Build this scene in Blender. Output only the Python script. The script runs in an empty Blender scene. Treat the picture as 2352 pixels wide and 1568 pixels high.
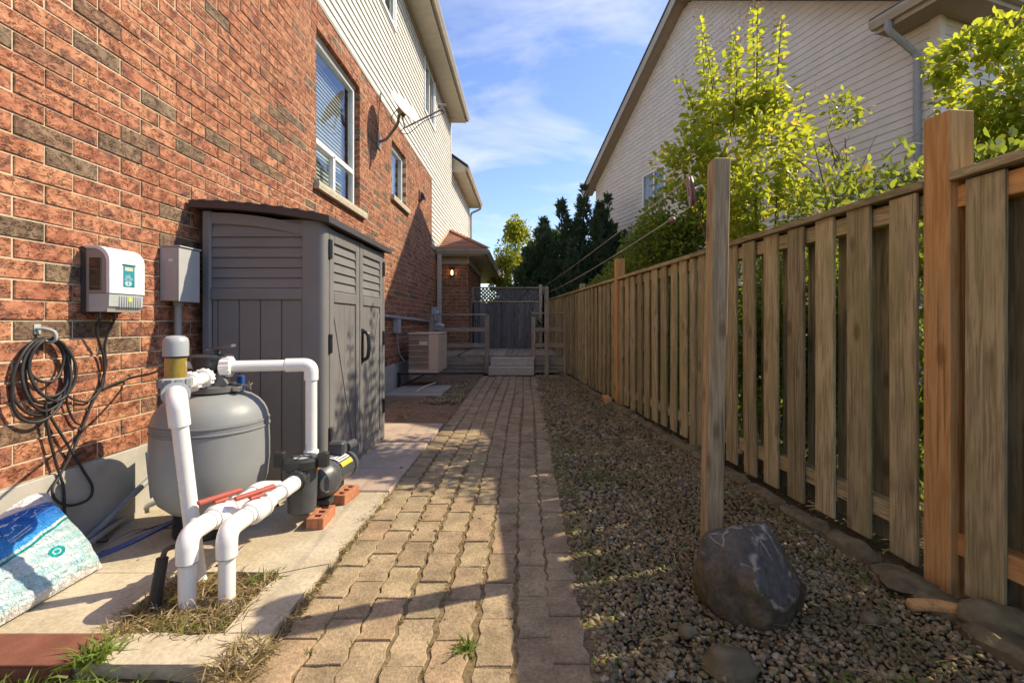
import bpy, math, random
import numpy as np
from mathutils import Vector, Matrix, noise as mnoise

random.seed(7)
RNG = np.random.default_rng(11)
SC = bpy.context.scene
COL = SC.collection
R = math.radians

# ------------------------------------------------------------------ camera, sky, sun, exposure
FPX, VX, VY, CAMH = 1070.0, 1205.0, 740.0, 1.12      # focal length / vanishing point in a 2352 px wide frame
cam_d = bpy.data.cameras.new('camera')
cam = bpy.data.objects.new('camera', cam_d); COL.objects.link(cam)
cam.location = (0, 0, CAMH); cam.rotation_euler = (R(90), 0, 0)
cam_d.sensor_width = 36; cam_d.lens = 36 * FPX / 2352
cam_d.shift_x = -(VX - 1176) / 2352; cam_d.shift_y = -(784 - VY) / 2352
cam_d.clip_start = 0.05; cam_d.clip_end = 600
SC.camera = cam

SUN = Vector((1.0, 0.34, 0.99)).normalized()          # towards the sun
sun_el = math.asin(SUN.z); sun_az = math.atan2(SUN.x, SUN.y)
sd = bpy.data.lights.new('sun', 'SUN'); so = bpy.data.objects.new('sun', sd); COL.objects.link(so)
sd.energy = 4.0; sd.angle = R(0.55); sd.color = (1.0, 0.87, 0.66)
so.rotation_euler = (-SUN).to_track_quat('-Z', 'Y').to_euler(); so.location = (6, 3, 12)

world = bpy.data.worlds.new('World'); SC.world = world; world.use_nodes = True
wn, wl = world.node_tree.nodes, world.node_tree.links
wn.clear()
wo = wn.new('ShaderNodeOutputWorld'); bg = wn.new('ShaderNodeBackground'); sky = wn.new('ShaderNodeTexSky')
sky.sky_type = 'NISHITA'; sky.sun_disc = False; sky.sun_elevation = sun_el; sky.sun_rotation = sun_az
sky.air_density = 1.0; sky.dust_density = 0.6; sky.ozone_density = 2.2
bg.inputs['Strength'].default_value = 0.15
tc = wn.new('ShaderNodeTexCoord'); sp = wn.new('ShaderNodeSeparateXYZ'); wl.new(tc.outputs['Generated'], sp.inputs[0])
def wmath(op, a, b=None, c=None):
    n = wn.new('ShaderNodeMath'); n.operation = op
    for i, v in enumerate((a, b, c)):
        if v is None: continue
        if isinstance(v, (int, float)): n.inputs[i].default_value = v
        else: wl.new(v, n.inputs[i])
    return n.outputs[0]
den = wmath('ADD', wmath('MAXIMUM', sp.outputs[2], 0.0), 0.22)
cx = wn.new('ShaderNodeCombineXYZ')
wl.new(wmath('DIVIDE', sp.outputs[0], den), cx.inputs[0]); wl.new(wmath('DIVIDE', sp.outputs[1], den), cx.inputs[1])
mp = wn.new('ShaderNodeMapping'); mp.inputs['Scale'].default_value = (1.5, 2.6, 1); mp.inputs['Location'].default_value = (3.1, 1.7, 0.4)
wl.new(cx.outputs[0], mp.inputs[0])
cn = wn.new('ShaderNodeTexNoise'); cn.inputs['Scale'].default_value = 1.25; cn.inputs['Detail'].default_value = 9
cn.inputs['Roughness'].default_value = 0.56; cn.inputs['Distortion'].default_value = 0.5
wl.new(mp.outputs[0], cn.inputs['Vector'])
cr = wn.new('ShaderNodeMapRange'); cr.inputs['From Min'].default_value = 0.45; cr.inputs['From Max'].default_value = 0.92
cr.inputs['To Max'].default_value = 0.85
wl.new(cn.outputs['Fac'], cr.inputs['Value'])
hs = wn.new('ShaderNodeHueSaturation'); hs.inputs['Saturation'].default_value = 1.10; hs.inputs['Hue'].default_value = 0.512
wl.new(sky.outputs[0], hs.inputs['Color'])
mx = wn.new('ShaderNodeMixRGB'); mx.inputs['Color2'].default_value = (5.0, 4.9, 4.8, 1)
wl.new(cr.outputs[0], mx.inputs['Fac']); wl.new(hs.outputs[0], mx.inputs['Color1'])
wl.new(mx.outputs[0], bg.inputs['Color']); wl.new(bg.outputs[0], wo.inputs['Surface'])

vs = SC.view_settings
SC.display_settings.display_device = 'sRGB'
vs.view_transform = 'Standard'; vs.look = 'None'; vs.exposure = 0.76; vs.gamma = 1.0; vs.use_curve_mapping = False
SC.cycles.max_bounces = 7; SC.cycles.transparent_max_bounces = 12; SC.cycles.diffuse_bounces = 5
SC.cycles.use_denoising = True; SC.cycles.caustics_reflective = False; SC.cycles.caustics_refractive = False
SC.cycles.sample_clamp_indirect = 6.0

# ------------------------------------------------------------------ materials
class NT:
    def __init__(s, name):
        s.m = bpy.data.materials.new(name); s.m.use_nodes = True
        s.n, s.l = s.m.node_tree.nodes, s.m.node_tree.links
        s.b = s.n['Principled BSDF']; s.out = s.n['Material Output']
        s.geo = s.n.new('ShaderNodeNewGeometry'); s.oi = None
    def pos(s): return s.geo.outputs['Position']
    def rnd(s):
        if s.oi is None: s.oi = s.n.new('ShaderNodeObjectInfo')
        return s.oi.outputs['Random']
    def put(s, sock, v):
        if v is None: return
        if hasattr(v, 'links') or isinstance(v, bpy.types.NodeSocket): s.l.new(v, sock)
        elif isinstance(v, (tuple, list)) and len(v) == 3 and sock.type == 'RGBA': sock.default_value = (*v, 1)
        else: sock.default_value = v
    def math(s, op, a, b=None, c=None, clamp=False):
        n = s.n.new('ShaderNodeMath'); n.operation = op; n.use_clamp = clamp
        for i, v in enumerate((a, b, c)): s.put(n.inputs[i], v)
        return n.outputs[0]
    def vmath(s, op, a, b):
        n = s.n.new('ShaderNodeVectorMath'); n.operation = op
        s.put(n.inputs[0], a); s.put(n.inputs[1], b); return n.outputs[0]
    def sep(s, v):
        n = s.n.new('ShaderNodeSeparateXYZ'); s.put(n.inputs[0], v); return n.outputs
    def comb(s, x, y, z):
        n = s.n.new('ShaderNodeCombineXYZ')
        for i, v in enumerate((x, y, z)): s.put(n.inputs[i], v)
        return n.outputs[0]
    def scale(s, v, k):
        return s.vmath('MULTIPLY', v, tuple(k))
    def noise(s, v, scale, detail=4, rough=.55, dist=0):
        n = s.n.new('ShaderNodeTexNoise'); s.put(n.inputs['Vector'], v)
        n.inputs['Scale'].default_value = scale; n.inputs['Detail'].default_value = detail
        n.inputs['Roughness'].default_value = rough; n.inputs['Distortion'].default_value = dist
        return n.outputs['Fac']
    def voro(s, v, scale, feature='F1', out='Distance'):
        n = s.n.new('ShaderNodeTexVoronoi'); n.feature = feature; s.put(n.inputs['Vector'], v)
        n.inputs['Scale'].default_value = scale; return n.outputs[out]
    def white(s, v):
        n = s.n.new('ShaderNodeTexWhiteNoise'); n.noise_dimensions = '3D'; s.put(n.inputs['Vector'], v)
        return n.outputs['Value']
    def ramp(s, f, a, b, lo=0., hi=1.):
        n = s.n.new('ShaderNodeMapRange'); s.put(n.inputs['Value'], f); n.interpolation_type = 'SMOOTHSTEP'
        n.inputs['From Min'].default_value = a; n.inputs['From Max'].default_value = b
        n.inputs['To Min'].default_value = lo; n.inputs['To Max'].default_value = hi
        return n.outputs[0]
    def mix(s, f, a, b, mode='MIX'):
        n = s.n.new('ShaderNodeMixRGB'); n.blend_type = mode
        s.put(n.inputs['Fac'], f); s.put(n.inputs['Color1'], a); s.put(n.inputs['Color2'], b); return n.outputs[0]
    def mult(s, col, f):
        return s.mix(1.0, col, s.comb(f, f, f), 'MULTIPLY')
    def bump(s, h, strength=.3, dist=.01):
        n = s.n.new('ShaderNodeBump'); s.put(n.inputs['Height'], h)
        n.inputs['Strength'].default_value = strength; n.inputs['Distance'].default_value = dist
        s.l.new(n.outputs[0], s.b.inputs['Normal']); return n.outputs[0]
    def attr(s, name):
        n = s.n.new('ShaderNodeAttribute'); n.attribute_name = name; return n.outputs['Fac']
    def done(s, col=None, rough=None, spec=None, metal=None):
        s.put(s.b.inputs['Base Color'], col)
        s.put(s.b.inputs['Roughness'], rough)
        if spec is not None: s.b.inputs['Specular IOR Level'].default_value = spec
        if metal is not None: s.put(s.b.inputs['Metallic'], metal)
        return s.m

MAT = {}
def plain(name, c, rough=.5, var=.12, scale=18, bump=.0, bscale=120, spec=.5, metal=0., dirt=None, rnd=0.0, dscale=3.5, dlo=.5, dhi=.75):
    """one colour broken up by noise, optional dirt film, per-object value shift and fine relief"""
    t = NT(name); p = t.pos()
    f = t.noise(p, scale, 5)
    k = t.ramp(f, .25, .75, 1 - var, 1 + var)
    if rnd: k = t.math('MULTIPLY', k, t.math('MULTIPLY_ADD', t.rnd(), 2 * rnd, 1 - rnd))
    col = t.mix(1.0, tuple(c), t.comb(k, k, k), 'MULTIPLY')
    rg = t.ramp(t.noise(p, scale * 3, 3), .2, .8, max(.03, rough - .1), min(1, rough + .12))
    if dirt:
        d = t.ramp(t.noise(p, dscale, 7, .65), dlo, dhi, 0, .75)
        col = t.mix(d, col, tuple(dirt))
    if bump: t.bump(t.noise(p, bscale, 4), bump, .004)
    MAT[name] = t.done(col, rg, spec, metal); return MAT[name]

def brick_mat():
    t = NT('brick'); p = t.pos(); x, y, z = t.sep(p)
    u = t.math('ADD', t.math('ADD', x, y), 2.2)
    row = t.math('FLOOR', t.math('DIVIDE', t.math('SUBTRACT', z, .4155), .089))
    off = t.math('MULTIPLY', t.math('MODULO', row, 2.0), .1335)
    col = t.math('FLOOR', t.math('DIVIDE', t.math('ADD', t.math('ADD', u, off), 20.025), .267))
    w = t.white(t.comb(row, col, 3.3)); w2 = t.white(t.comb(col, row, 9.1))
    warp = t.comb(t.math('MULTIPLY', u, 1.0), t.math('MULTIPLY', z, 1.35), t.math('MULTIPLY', w2, 40.0))
    n1 = t.noise(warp, 15, 6, .62, .6)
    n2 = t.noise(t.comb(u, t.math('MULTIPLY', z, 1.9), t.math('MULTIPLY', w, 55.0)), 24, 4, .60, 1.6)
    n3 = t.noise(warp, 90, 4)
    orange = t.mix(t.ramp(n1, .34, .64), (.305, .110, .053), (.56, .262, .142))
    red = t.mix(t.ramp(n1, .35, .65), (.27, .095, .050), (.49, .208, .115))
    dark = t.mix(t.ramp(n1, .33, .66), (.13, .085, .052), (.27, .185, .115))
    c = t.mix(t.ramp(w, .52, .56), red, orange)
    c = t.mix(t.ramp(w, .15, .06), c, dark)
    plum = t.math('MULTIPLY', t.ramp(t.noise(warp, 9, 4, .5, .8), .54, .66), .75)
    c = t.mix(plum, c, (.135, .068, .055))
    # bark-like scored lines: contour of a noise field, broken by a mask
    line = t.math('SUBTRACT', 1.0, t.ramp(t.math('ABSOLUTE', t.math('SUBTRACT', n2, .5)), .012, .036))
    mask = t.ramp(t.noise(warp, 20, 3), .43, .53)
    cr_ = t.math('MULTIPLY', line, mask)
    c = t.mix(t.math('MULTIPLY', cr_, .86), c, (.05, .022, .014))
    c = t.mult(c, t.ramp(n3, .2, .8, .82, 1.14))
    h = t.math('ADD', t.math('MULTIPLY', cr_, -.9), t.math('ADD', t.math('MULTIPLY', n1, .9), t.math('MULTIPLY', n3, .35)))
    t.bump(h, .75, .006)
    MAT['brick'] = t.done(c, .85, .25)
brick_mat()

def wood_mat(name, pale, dark, green=None, axis='z', grain=1.0, rnd=.22, moss=.5, knots=True):
    t = NT(name); p = t.pos()
    o = t.math('MULTIPLY', t.rnd(), 37.0)
    q = t.vmath('ADD', p, t.comb(o, t.math('MULTIPLY', o, .37), t.math('MULTIPLY', o, 1.7)))
    k = {'z': (1, 1, .045), 'y': (1, .045, 1), 'x': (.045, 1, 1)}[axis]
    k2 = {'z': (1, 1, .18), 'y': (1, .18, 1), 'x': (.18, 1, 1)}[axis]
    g = t.noise(t.scale(q, k), 95 * grain, 5, .6, .5)
    g2 = t.noise(t.scale(q, k2), 14, 4, .6, 1.0)
    c = t.mix(t.ramp(t.math('ADD', t.math('MULTIPLY', g, .6), t.math('MULTIPLY', g2, .4)), .41, .59), dark, pale)
    if green is not None:
        st = t.ramp(t.noise(t.scale(q, {'z': (1, 1, .35), 'y': (1, .35, 1), 'x': (.35, 1, 1)}[axis]), 5.5, 5, .6, .4), .44, .70, 0, moss)
        c = t.mix(st, c, green)
    if knots:
        v = t.voro(t.scale(q, {'z': (1, 1, .42), 'y': (1, .42, 1), 'x': (.42, 1, 1)}[axis]), 7.5)
        kn = t.ramp(v, .23, .09)
        c = t.mix(t.math('MULTIPLY', kn, .6), c, tuple(d * .35 for d in dark))
    kk = t.math('MULTIPLY_ADD', t.white(t.comb(o, 1.0, 2.0)), 2 * rnd, 1 - rnd)
    c = t.mult(c, kk)
    crack = t.ramp(t.noise(t.scale(q, {'z': (1, 1, .02), 'y': (1, .02, 1), 'x': (.02, 1, 1)}[axis]), 42, 2), .66, .69)
    c = t.mix(t.math('MULTIPLY', crack, .55), c, tuple(d * .3 for d in dark))
    t.bump(t.math('SUBTRACT', g, t.math('MULTIPLY', crack, .8)), .35, .004)
    MAT[name] = t.done(c, .82, .2)

for ax in 'zyx':
    wood_mat('fence_' + ax, (.45, .37, .215), (.25, .205, .115), (.25, .235, .095), ax, moss=.6, rnd=.28)
    wood_mat('new_' + ax, (.64, .37, .15), (.48, .255, .092), (.40, .30, .17), ax, moss=.25, rnd=.1)
    wood_mat('deck_' + ax, (.46, .375, .265), (.30, .24, .17), (.26, .23, .15), ax, moss=.3, rnd=.15)
wood_mat('grey_post', (.48, .375, .225), (.29, .225, .135), (.38, .29, .13), 'z', moss=.4, rnd=.05)
wood_mat('blue_board', (.22, .205, .185), (.14, .13, .12), (.15, .155, .135), 'z', moss=.3)

def leaf_mat(name, a, b, trans=(.35, .55, .06), tw=.45, yellow=None, yf=.1, rough=.45):
    t = NT(name); r = t.attr('lc')
    c = t.mix(r, a, b)
    tcol = t.mix(r, tuple(v * .75 for v in trans), trans)
    if yellow:
        yy = t.ramp(r, 1 - yf, 1 - yf * .6)
        c = t.mix(yy, c, yellow); tcol = t.mix(yy, tcol, tuple(min(1, v * 1.9) for v in yellow))
    n = t.noise(t.pos(), 60, 3)
    c = t.mult(c, t.ramp(n, .2, .8, .8, 1.2))
    t.done(c, rough, .4)
    tr = t.n.new('ShaderNodeBsdfTranslucent'); t.put(tr.inputs['Color'], tcol)
    ms = t.n.new('ShaderNodeMixShader'); ms.inputs[0].default_value = tw
    t.l.new(t.b.outputs[0], ms.inputs[1]); t.l.new(tr.outputs[0], ms.inputs[2]); t.l.new(ms.outputs[0], t.out.inputs['Surface'])
    MAT[name] = t.m
leaf_mat('leaf_bright', (.105, .155, .02), (.21, .26, .03), (.70, .74, .05), .56, (.46, .34, .04), .06)
leaf_mat('leaf_mid', (.05, .095, .016), (.10, .15, .025), (.45, .52, .045), .48, (.26, .2, .04), .06)
leaf_mat('leaf_dark', (.03, .06, .014), (.065, .10, .02), (.18, .27, .03), .35)
leaf_mat('leaf_cedar', (.035, .066, .038), (.085, .13, .065), (.14, .22, .08), .3, None, .1, .7)
leaf_mat('leaf_lit', (.07, .12, .02), (.14, .20, .03), (.60, .64, .06), .5, (.36, .3, .04), .08)
leaf_mat('grass_green', (.10, .15, .025), (.20, .26, .05), (.35, .45, .06), .35)
leaf_mat('grass_dry', (.26, .19, .085), (.44, .34, .17), (.45, .36, .16), .3)
leaf_mat('leaf_litter', (.16, .09, .045), (.34, .22, .10), (.3, .18, .08), .2)
leaf_mat('seed_head', (.16, .09, .05), (.30, .19, .09), (.4, .25, .1), .3)
leaf_mat('petal', (.36, .05, .30), (.50, .08, .42), (.6, .1, .5), .4)

plain('mortar', (.54, .45, .305), .95, .14, 40, .5, 260, .1)
plain('concrete_wall', (.43, .40, .345), .9, .12, 6, .35, 160, .2, dirt=(.30, .28, .23), dscale=2.2)
plain('siding', (.66, .635, .555), .55, .05, 3, .05, 200, .4, rnd=.02)
plain('siding_far', (.66, .59, .49), .6, .06, 3, .05, 200, .35, rnd=.025)
plain('trim_beige', (.52, .465, .345), .5, .06, 6, .05, 200, .4)
plain('trim_tan', (.42, .36, .27), .55, .08, 6, .05, 150, .4)
plain('soffit_brown', (.34, .27, .19), .6, .06, 6, .05, 150, .3)
plain('trim_white', (.80, .80, .78), .4, .04, 10, 0, 100, .5)
plain('stone_sill', (.47, .42, .31), .85, .2, 22, .6, 130, .2)
plain('shingle', (.26, .125, .085), .9, .3, 60, .7, 300, .15, rnd=.18)
plain('shingle_grey', (.10, .09, .085), .9, .3, 60, .7, 300, .15, rnd=.12)
plain('interior', (.10, .095, .085), .9)
plain('blind', (.78, .77, .72), .5, .03)
plain('shed', (.185, .177, .168), .5, .05, 5, .12, 420, .4, dirt=(.215, .205, .19), dscale=1.6, dlo=.5, dhi=.9, rnd=.03)
plain('shed_roof', (.062, .052, .047), .45, .1, 8, .2, 300, .4)
plain('black_plastic', (.018, .018, .02), .33, .2, 20, 0, 100, .5)
plain('pump_grey', (.072, .076, .082), .36, .15, 12, .08, 300, .5, dirt=(.17, .155, .13), dscale=7, dlo=.55, dhi=.85)
plain('pump_dark', (.032, .034, .034), .4, .2, 15, .05, 300, .5)
plain('valve_black', (.036, .038, .041), .35, .2, 14, .05, 300, .5, dirt=(.12, .11, .09), dscale=9, dlo=.58, dhi=.9)
plain('valve_grey', (.135, .135, .13), .45, .12, 14, .05, 300, .4)
plain('tank', (.262, .272, .268), .42, .06, 5, .06, 240, .4, dirt=(.29, .28, .255), dscale=3, dlo=.5, dhi=.95)
plain('tank_band', (.20, .21, .21), .5, .06, 8)
plain('pvc', (.80, .785, .74), .32, .05, 9, .0, 100, .5, dirt=(.62, .56, .44), dscale=6, dlo=.58, dhi=.9)
plain('pvc_fitting', (.83, .82, .79), .3, .04, 9, .0, 100, .5, dirt=(.66, .60, .50), dscale=8, dlo=.6, dhi=.9)
plain('cell_grey', (.37, .39, .40), .35, .05, 8)
plain('cell_grey_dark', (.24, .26, .265), .4, .06, 8)
plain('red_handle', (.46, .105, .07), .5, .12, 20)
plain('blue_plastic', (.03, .10, .30), .35, .15, 20)
plain('blue_hose', (.075, .13, .34), .5, .15, 15)
plain('steel', (.55, .55, .54), .35, .1, 20, metal=.9)
plain('box_grey', (.42, .42, .40), .45, .05, 8)
plain('conduit_grey', (.30, .30, .29), .5, .08, 9)
plain('rubber', (.030, .029, .029), .55, .25, 30)
plain('clay_brick', (.44, .185, .10), .85, .18, 30, .5, 200, .2)
plain('rust', (.205, .078, .048), .75, .25, 7, .4, 160, .3, dirt=(.13, .045, .03), dscale=6)
plain('soil', (.155, .105, .065), .95, .4, 30, 1.0, 60, .1, dirt=(.24, .175, .11), dscale=5)
plain('joint_soil', (.185, .135, .075), .95, .4, 50, 1.0, 120, .1, dirt=(.16, .135, .05), dscale=8)
plain('gravel_soil', (.085, .062, .035), .95, .4, 40, 1.0, 90, .1)
plain('edging', (.175, .145, .085), .9, .35, 14, 1.0, 60, .15, dirt=(.12, .11, .045), dscale=5, rnd=.15)
plain('dish_grey', (.56, .56, .54), .5, .06, 9)
plain('dish_arm', (.24, .215, .19), .5, .1, 12)
plain('ac_tan', (.60, .46, .31), .5, .06, 6)
plain('ac_louver', (.36, .265, .175), .55, .08, 6)
plain('step_grey', (.50, .445, .36), .85, .1, 12, .5, 240, .2)
plain('line_white', (.62, .60, .54), .6, .08, 30)
plain('pulley_rust', (.30, .20, .18), .5, .3, 30, metal=.4)
plain('bark', (.14, .10, .07), .9, .3, 30, .8, 80, .1)
plain('ctl_white', (.74, .755, .77), .35, .03, 8)
plain('ctl_grey', (.42, .44, .42), .45, .05, 8)
plain('ctl_dark', (.055, .052, .05), .35, .1, 8)
plain('ctl_side', (.30, .26, .23), .45, .08, 8)
plain('screen_lcd', (.52, .55, .40), .25, .05, 30)
plain('label_yellow', (.75, .48, .04), .45, .05, 30)
plain('label_white', (.70, .70, .68), .45, .05, 30)
plain('label_green', (.55, .60, .06), .45, .05, 30)
plain('pale_blue', (.30, .56, .62), .4, .08, 20)
plain('amber', (.42, .13, .02), .2, .2, 30)

def concrete_mat(name, c, c2, stain):
    t = NT(name); p = t.pos()
    n = t.noise(p, 3.2, 7, .62); f = t.noise(p, 55, 5, .6); g = t.noise(p, 240, 3)
    col = t.mix(t.ramp(n, .35, .66), c, c2)
    col = t.mult(col, t.ramp(f, .2, .8, .80, 1.18))
    col = t.mix(t.ramp(t.noise(p, 1.7, 6, .6, .5), .56, .76, 0, .6), col, stain)
    sp_ = t.ramp(t.voro(p, 75), .10, .05)
    col = t.mix(t.math('MULTIPLY', sp_, t.ramp(t.noise(p, 9, 3), .5, .62, 0, .75)), col, tuple(v * .42 for v in stain))
    t.bump(t.math('ADD', f, t.math('MULTIPLY', g, .6)), .45, .004)
    MAT[name] = t.done(col, .92, .2)
concrete_mat('slab', (.43, .36, .245), (.55, .475, .345), (.34, .28, .17))
concrete_mat('slab_pink', (.40, .30, .225), (.48, .375, .285), (.29, .235, .175))
concrete_mat('slab_grey', (.30, .275, .225), (.38, .35, .29), (.22, .20, .15))

def paver_mat():
    t = NT('paver'); p = t.pos(); r = t.rnd()
    n = t.noise(p, 7, 6, .6); f = t.noise(p, 70, 4, .6)
    c = t.mix(r, (.29, .215, .128), (.36, .272, .165))
    pink = t.ramp(t.white(t.comb(t.math('MULTIPLY', r, 91.), 1., 1.)), .80, .88)
    c = t.mix(t.math('MULTIPLY', pink, .6), c, (.36, .245, .145))
    grey = t.ramp(t.white(t.comb(t.math('MULTIPLY', r, 57.), 4., 1.)), .80, .84, 0, .6)
    c = t.mix(grey, c, (.35, .285, .165))
    c = t.mult(c, t.ramp(n, .25, .75, .70, 1.25)); c = t.mult(c, t.ramp(f, .2, .8, .72, 1.26))
    vo = t.voro(p, 130)
    c = t.mix(t.math('MULTIPLY', t.ramp(vo, .22, .12), t.ramp(t.noise(p, 60, 2), .5, .6, 0, .8)), c, (.52, .44, .33))
    c = t.mix(t.math('MULTIPLY', t.ramp(t.voro(p, 90), .16, .07), .6), c, (.10, .066, .035))
    moss = t.ramp(t.noise(p, 4.3, 6, .65), .52, .74, 0, .45)
    c = t.mix(moss, c, (.17, .14, .07))
    t.bump(t.math('ADD', f, t.math('MULTIPLY', vo, -.5)), .6, .005)
    MAT['paver'] = t.done(c, .9, .2)
paver_mat()

def gravel_mat():
    t = NT('gravel'); r = t.attr('lc'); p = t.pos()
    c = t.mix(t.ramp(r, 0, .5), (.16, .125, .062), (.35, .275, .14))
    c = t.mix(t.ramp(r, .5, .8), c, (.40, .29, .145))
    c = t.mix(t.ramp(r, .86, .97), c, (.46, .40, .28))
    c = t.mix(t.ramp(t.white(t.comb(t.math('MULTIPLY', r, 431.), 0., 0.)), .80, .82, 0, .85), c, (.13, .125, .09))
    c = t.mult(c, t.ramp(t.noise(p, 120, 4), .2, .8, .6, 1.08))
    c = t.mix(t.ramp(t.noise(p, 2.6, 6, .6), .46, .64, 0, .65), c, (.115, .105, .04))
    t.bump(t.noise(p, 300, 3), .3, .002)
    MAT['gravel'] = t.done(c, .8, .3)
gravel_mat()

def ground_mat():
    t = NT('ground'); p = t.pos()
    g = t.ramp(t.noise(p, .9, 6, .6), .45, .6)
    c = t.mix(t.noise(p, 40, 6, .7), (.075, .052, .032), (.17, .125, .08))
    c = t.mix(g, c, t.mix(t.noise(p, 60, 4), (.035, .055, .014), (.09, .10, .03)))
    t.bump(t.noise(p, 60, 6, .7), 1.0, .02)
    MAT['ground'] = t.done(c, .95, .1)
ground_mat()
def dirt_mat():
    t = NT('dirt'); p = t.pos()
    c = t.mix(t.noise(p, 26, 7, .7), (.17, .105, .062), (.36, .245, .16))
    c = t.mix(t.ramp(t.noise(p, 2.4, 5, .6, .5), .50, .66, 0, .8), c, (.14, .115, .05))
    c = t.mix(t.ramp(t.voro(p, 34), .14, .05, 0, .8), c, (.42, .36, .28))
    t.bump(t.noise(p, 45, 7, .7), 1.0, .02)
    MAT['dirt'] = t.done(c, .95, .1)
dirt_mat()

def glass_mat():
    t = NT('window_glass')
    t.n.remove(t.b)
    tr = t.n.new('ShaderNodeBsdfTransparent'); tr.inputs[0].default_value = (.82, .86, .86, 1)
    gl = t.n.new('ShaderNodeBsdfGlossy'); gl.inputs['Roughness'].default_value = .015; gl.inputs['Color'].default_value = (.95, .97, 1, 1)
    dt = t.n.new('ShaderNodeVectorMath'); dt.operation = 'DOT_PRODUCT'
    t.l.new(t.geo.outputs['Normal'], dt.inputs[0]); t.l.new(t.geo.outputs['Incoming'], dt.inputs[1])
    sch = t.math('MULTIPLY_ADD', t.math('POWER', t.math('SUBTRACT', 1.0, t.math('ABSOLUTE', dt.outputs['Value'])), 5.0), .93, .05)   # same from both faces of the sheet
    wv = t.n.new('ShaderNodeBump'); wv.inputs['Strength'].default_value = .05; wv.inputs['Distance'].default_value = .02
    t.put(wv.inputs['Height'], t.noise(t.pos(), 1.6, 1)); t.l.new(wv.outputs[0], gl.inputs['Normal'])
    ms = t.n.new('ShaderNodeMixShader'); t.put(ms.inputs[0], sch)
    t.l.new(tr.outputs[0], ms.inputs[1]); t.l.new(gl.outputs[0], ms.inputs[2]); t.l.new(ms.outputs[0], t.out.inputs['Surface'])
    MAT['window_glass'] = t.m
    t = NT('sight_glass'); p = t.pos()
    c = t.mix(t.noise(t.scale(p, (1, 1, .5)), 34, 4, .6, 1.5), (.20, .135, .022), (.40, .30, .07))
    t.done(c, .12, .6)
    t.b.inputs['Coat Weight'].default_value = 1.0; t.b.inputs['Coat Roughness'].default_value = .04
    MAT['sight_glass'] = t.m
    t = NT('smoked_pane'); t.done((.05, .036, .026), .12, .6); MAT['smoked_pane'] = t.m
    t = NT('lamp_glow'); t.done((.9, .6, .3), .5)
    t.b.inputs['Emission Color'].default_value = (1, .55, .18, 1); t.b.inputs['Emission Strength'].default_value = 7
    MAT['lamp_glow'] = t.m
glass_mat()

def panel_mat():
    """teal key panel of the controller: printed keys in the panel's own UV square"""
    t = NT('teal_panel'); tcn = t.n.new('ShaderNodeTexCoord'); u, v, _ = t.sep(tcn.outputs['UV'])
    c = t.mix(v, (.02, .22, .25), (.045, .30, .34))
    def blob(cx_, cy_, rx, ry):
        a = t.math('DIVIDE', t.math('SUBTRACT', u, cx_), rx); b = t.math('DIVIDE', t.math('SUBTRACT', v, cy_), ry)
        return t.math('LESS_THAN', t.math('ADD', t.math('MULTIPLY', a, a), t.math('MULTIPLY', b, b)), 1.0)
    for (cx_, cy_, rx, ry, k) in ((.42, .50, .22, .10, (.25, .42, .47)), (.25, .36, .14, .07, (.20, .38, .42)), (.68, .38, .18, .08, (.22, .40, .42)),
                                  (.45, .17, .30, .12, (.55, .62, .68)), (.45, .17, .07, .11, (.12, .25, .30)), (.38, .56, .09, .022, (.02, .05, .05))):
        c = t.mix(t.math('MULTIPLY', blob(cx_, cy_, rx, ry), .85), c, k)
    MAT['teal_panel'] = t.done(c, .3, .5)
panel_mat()

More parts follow.
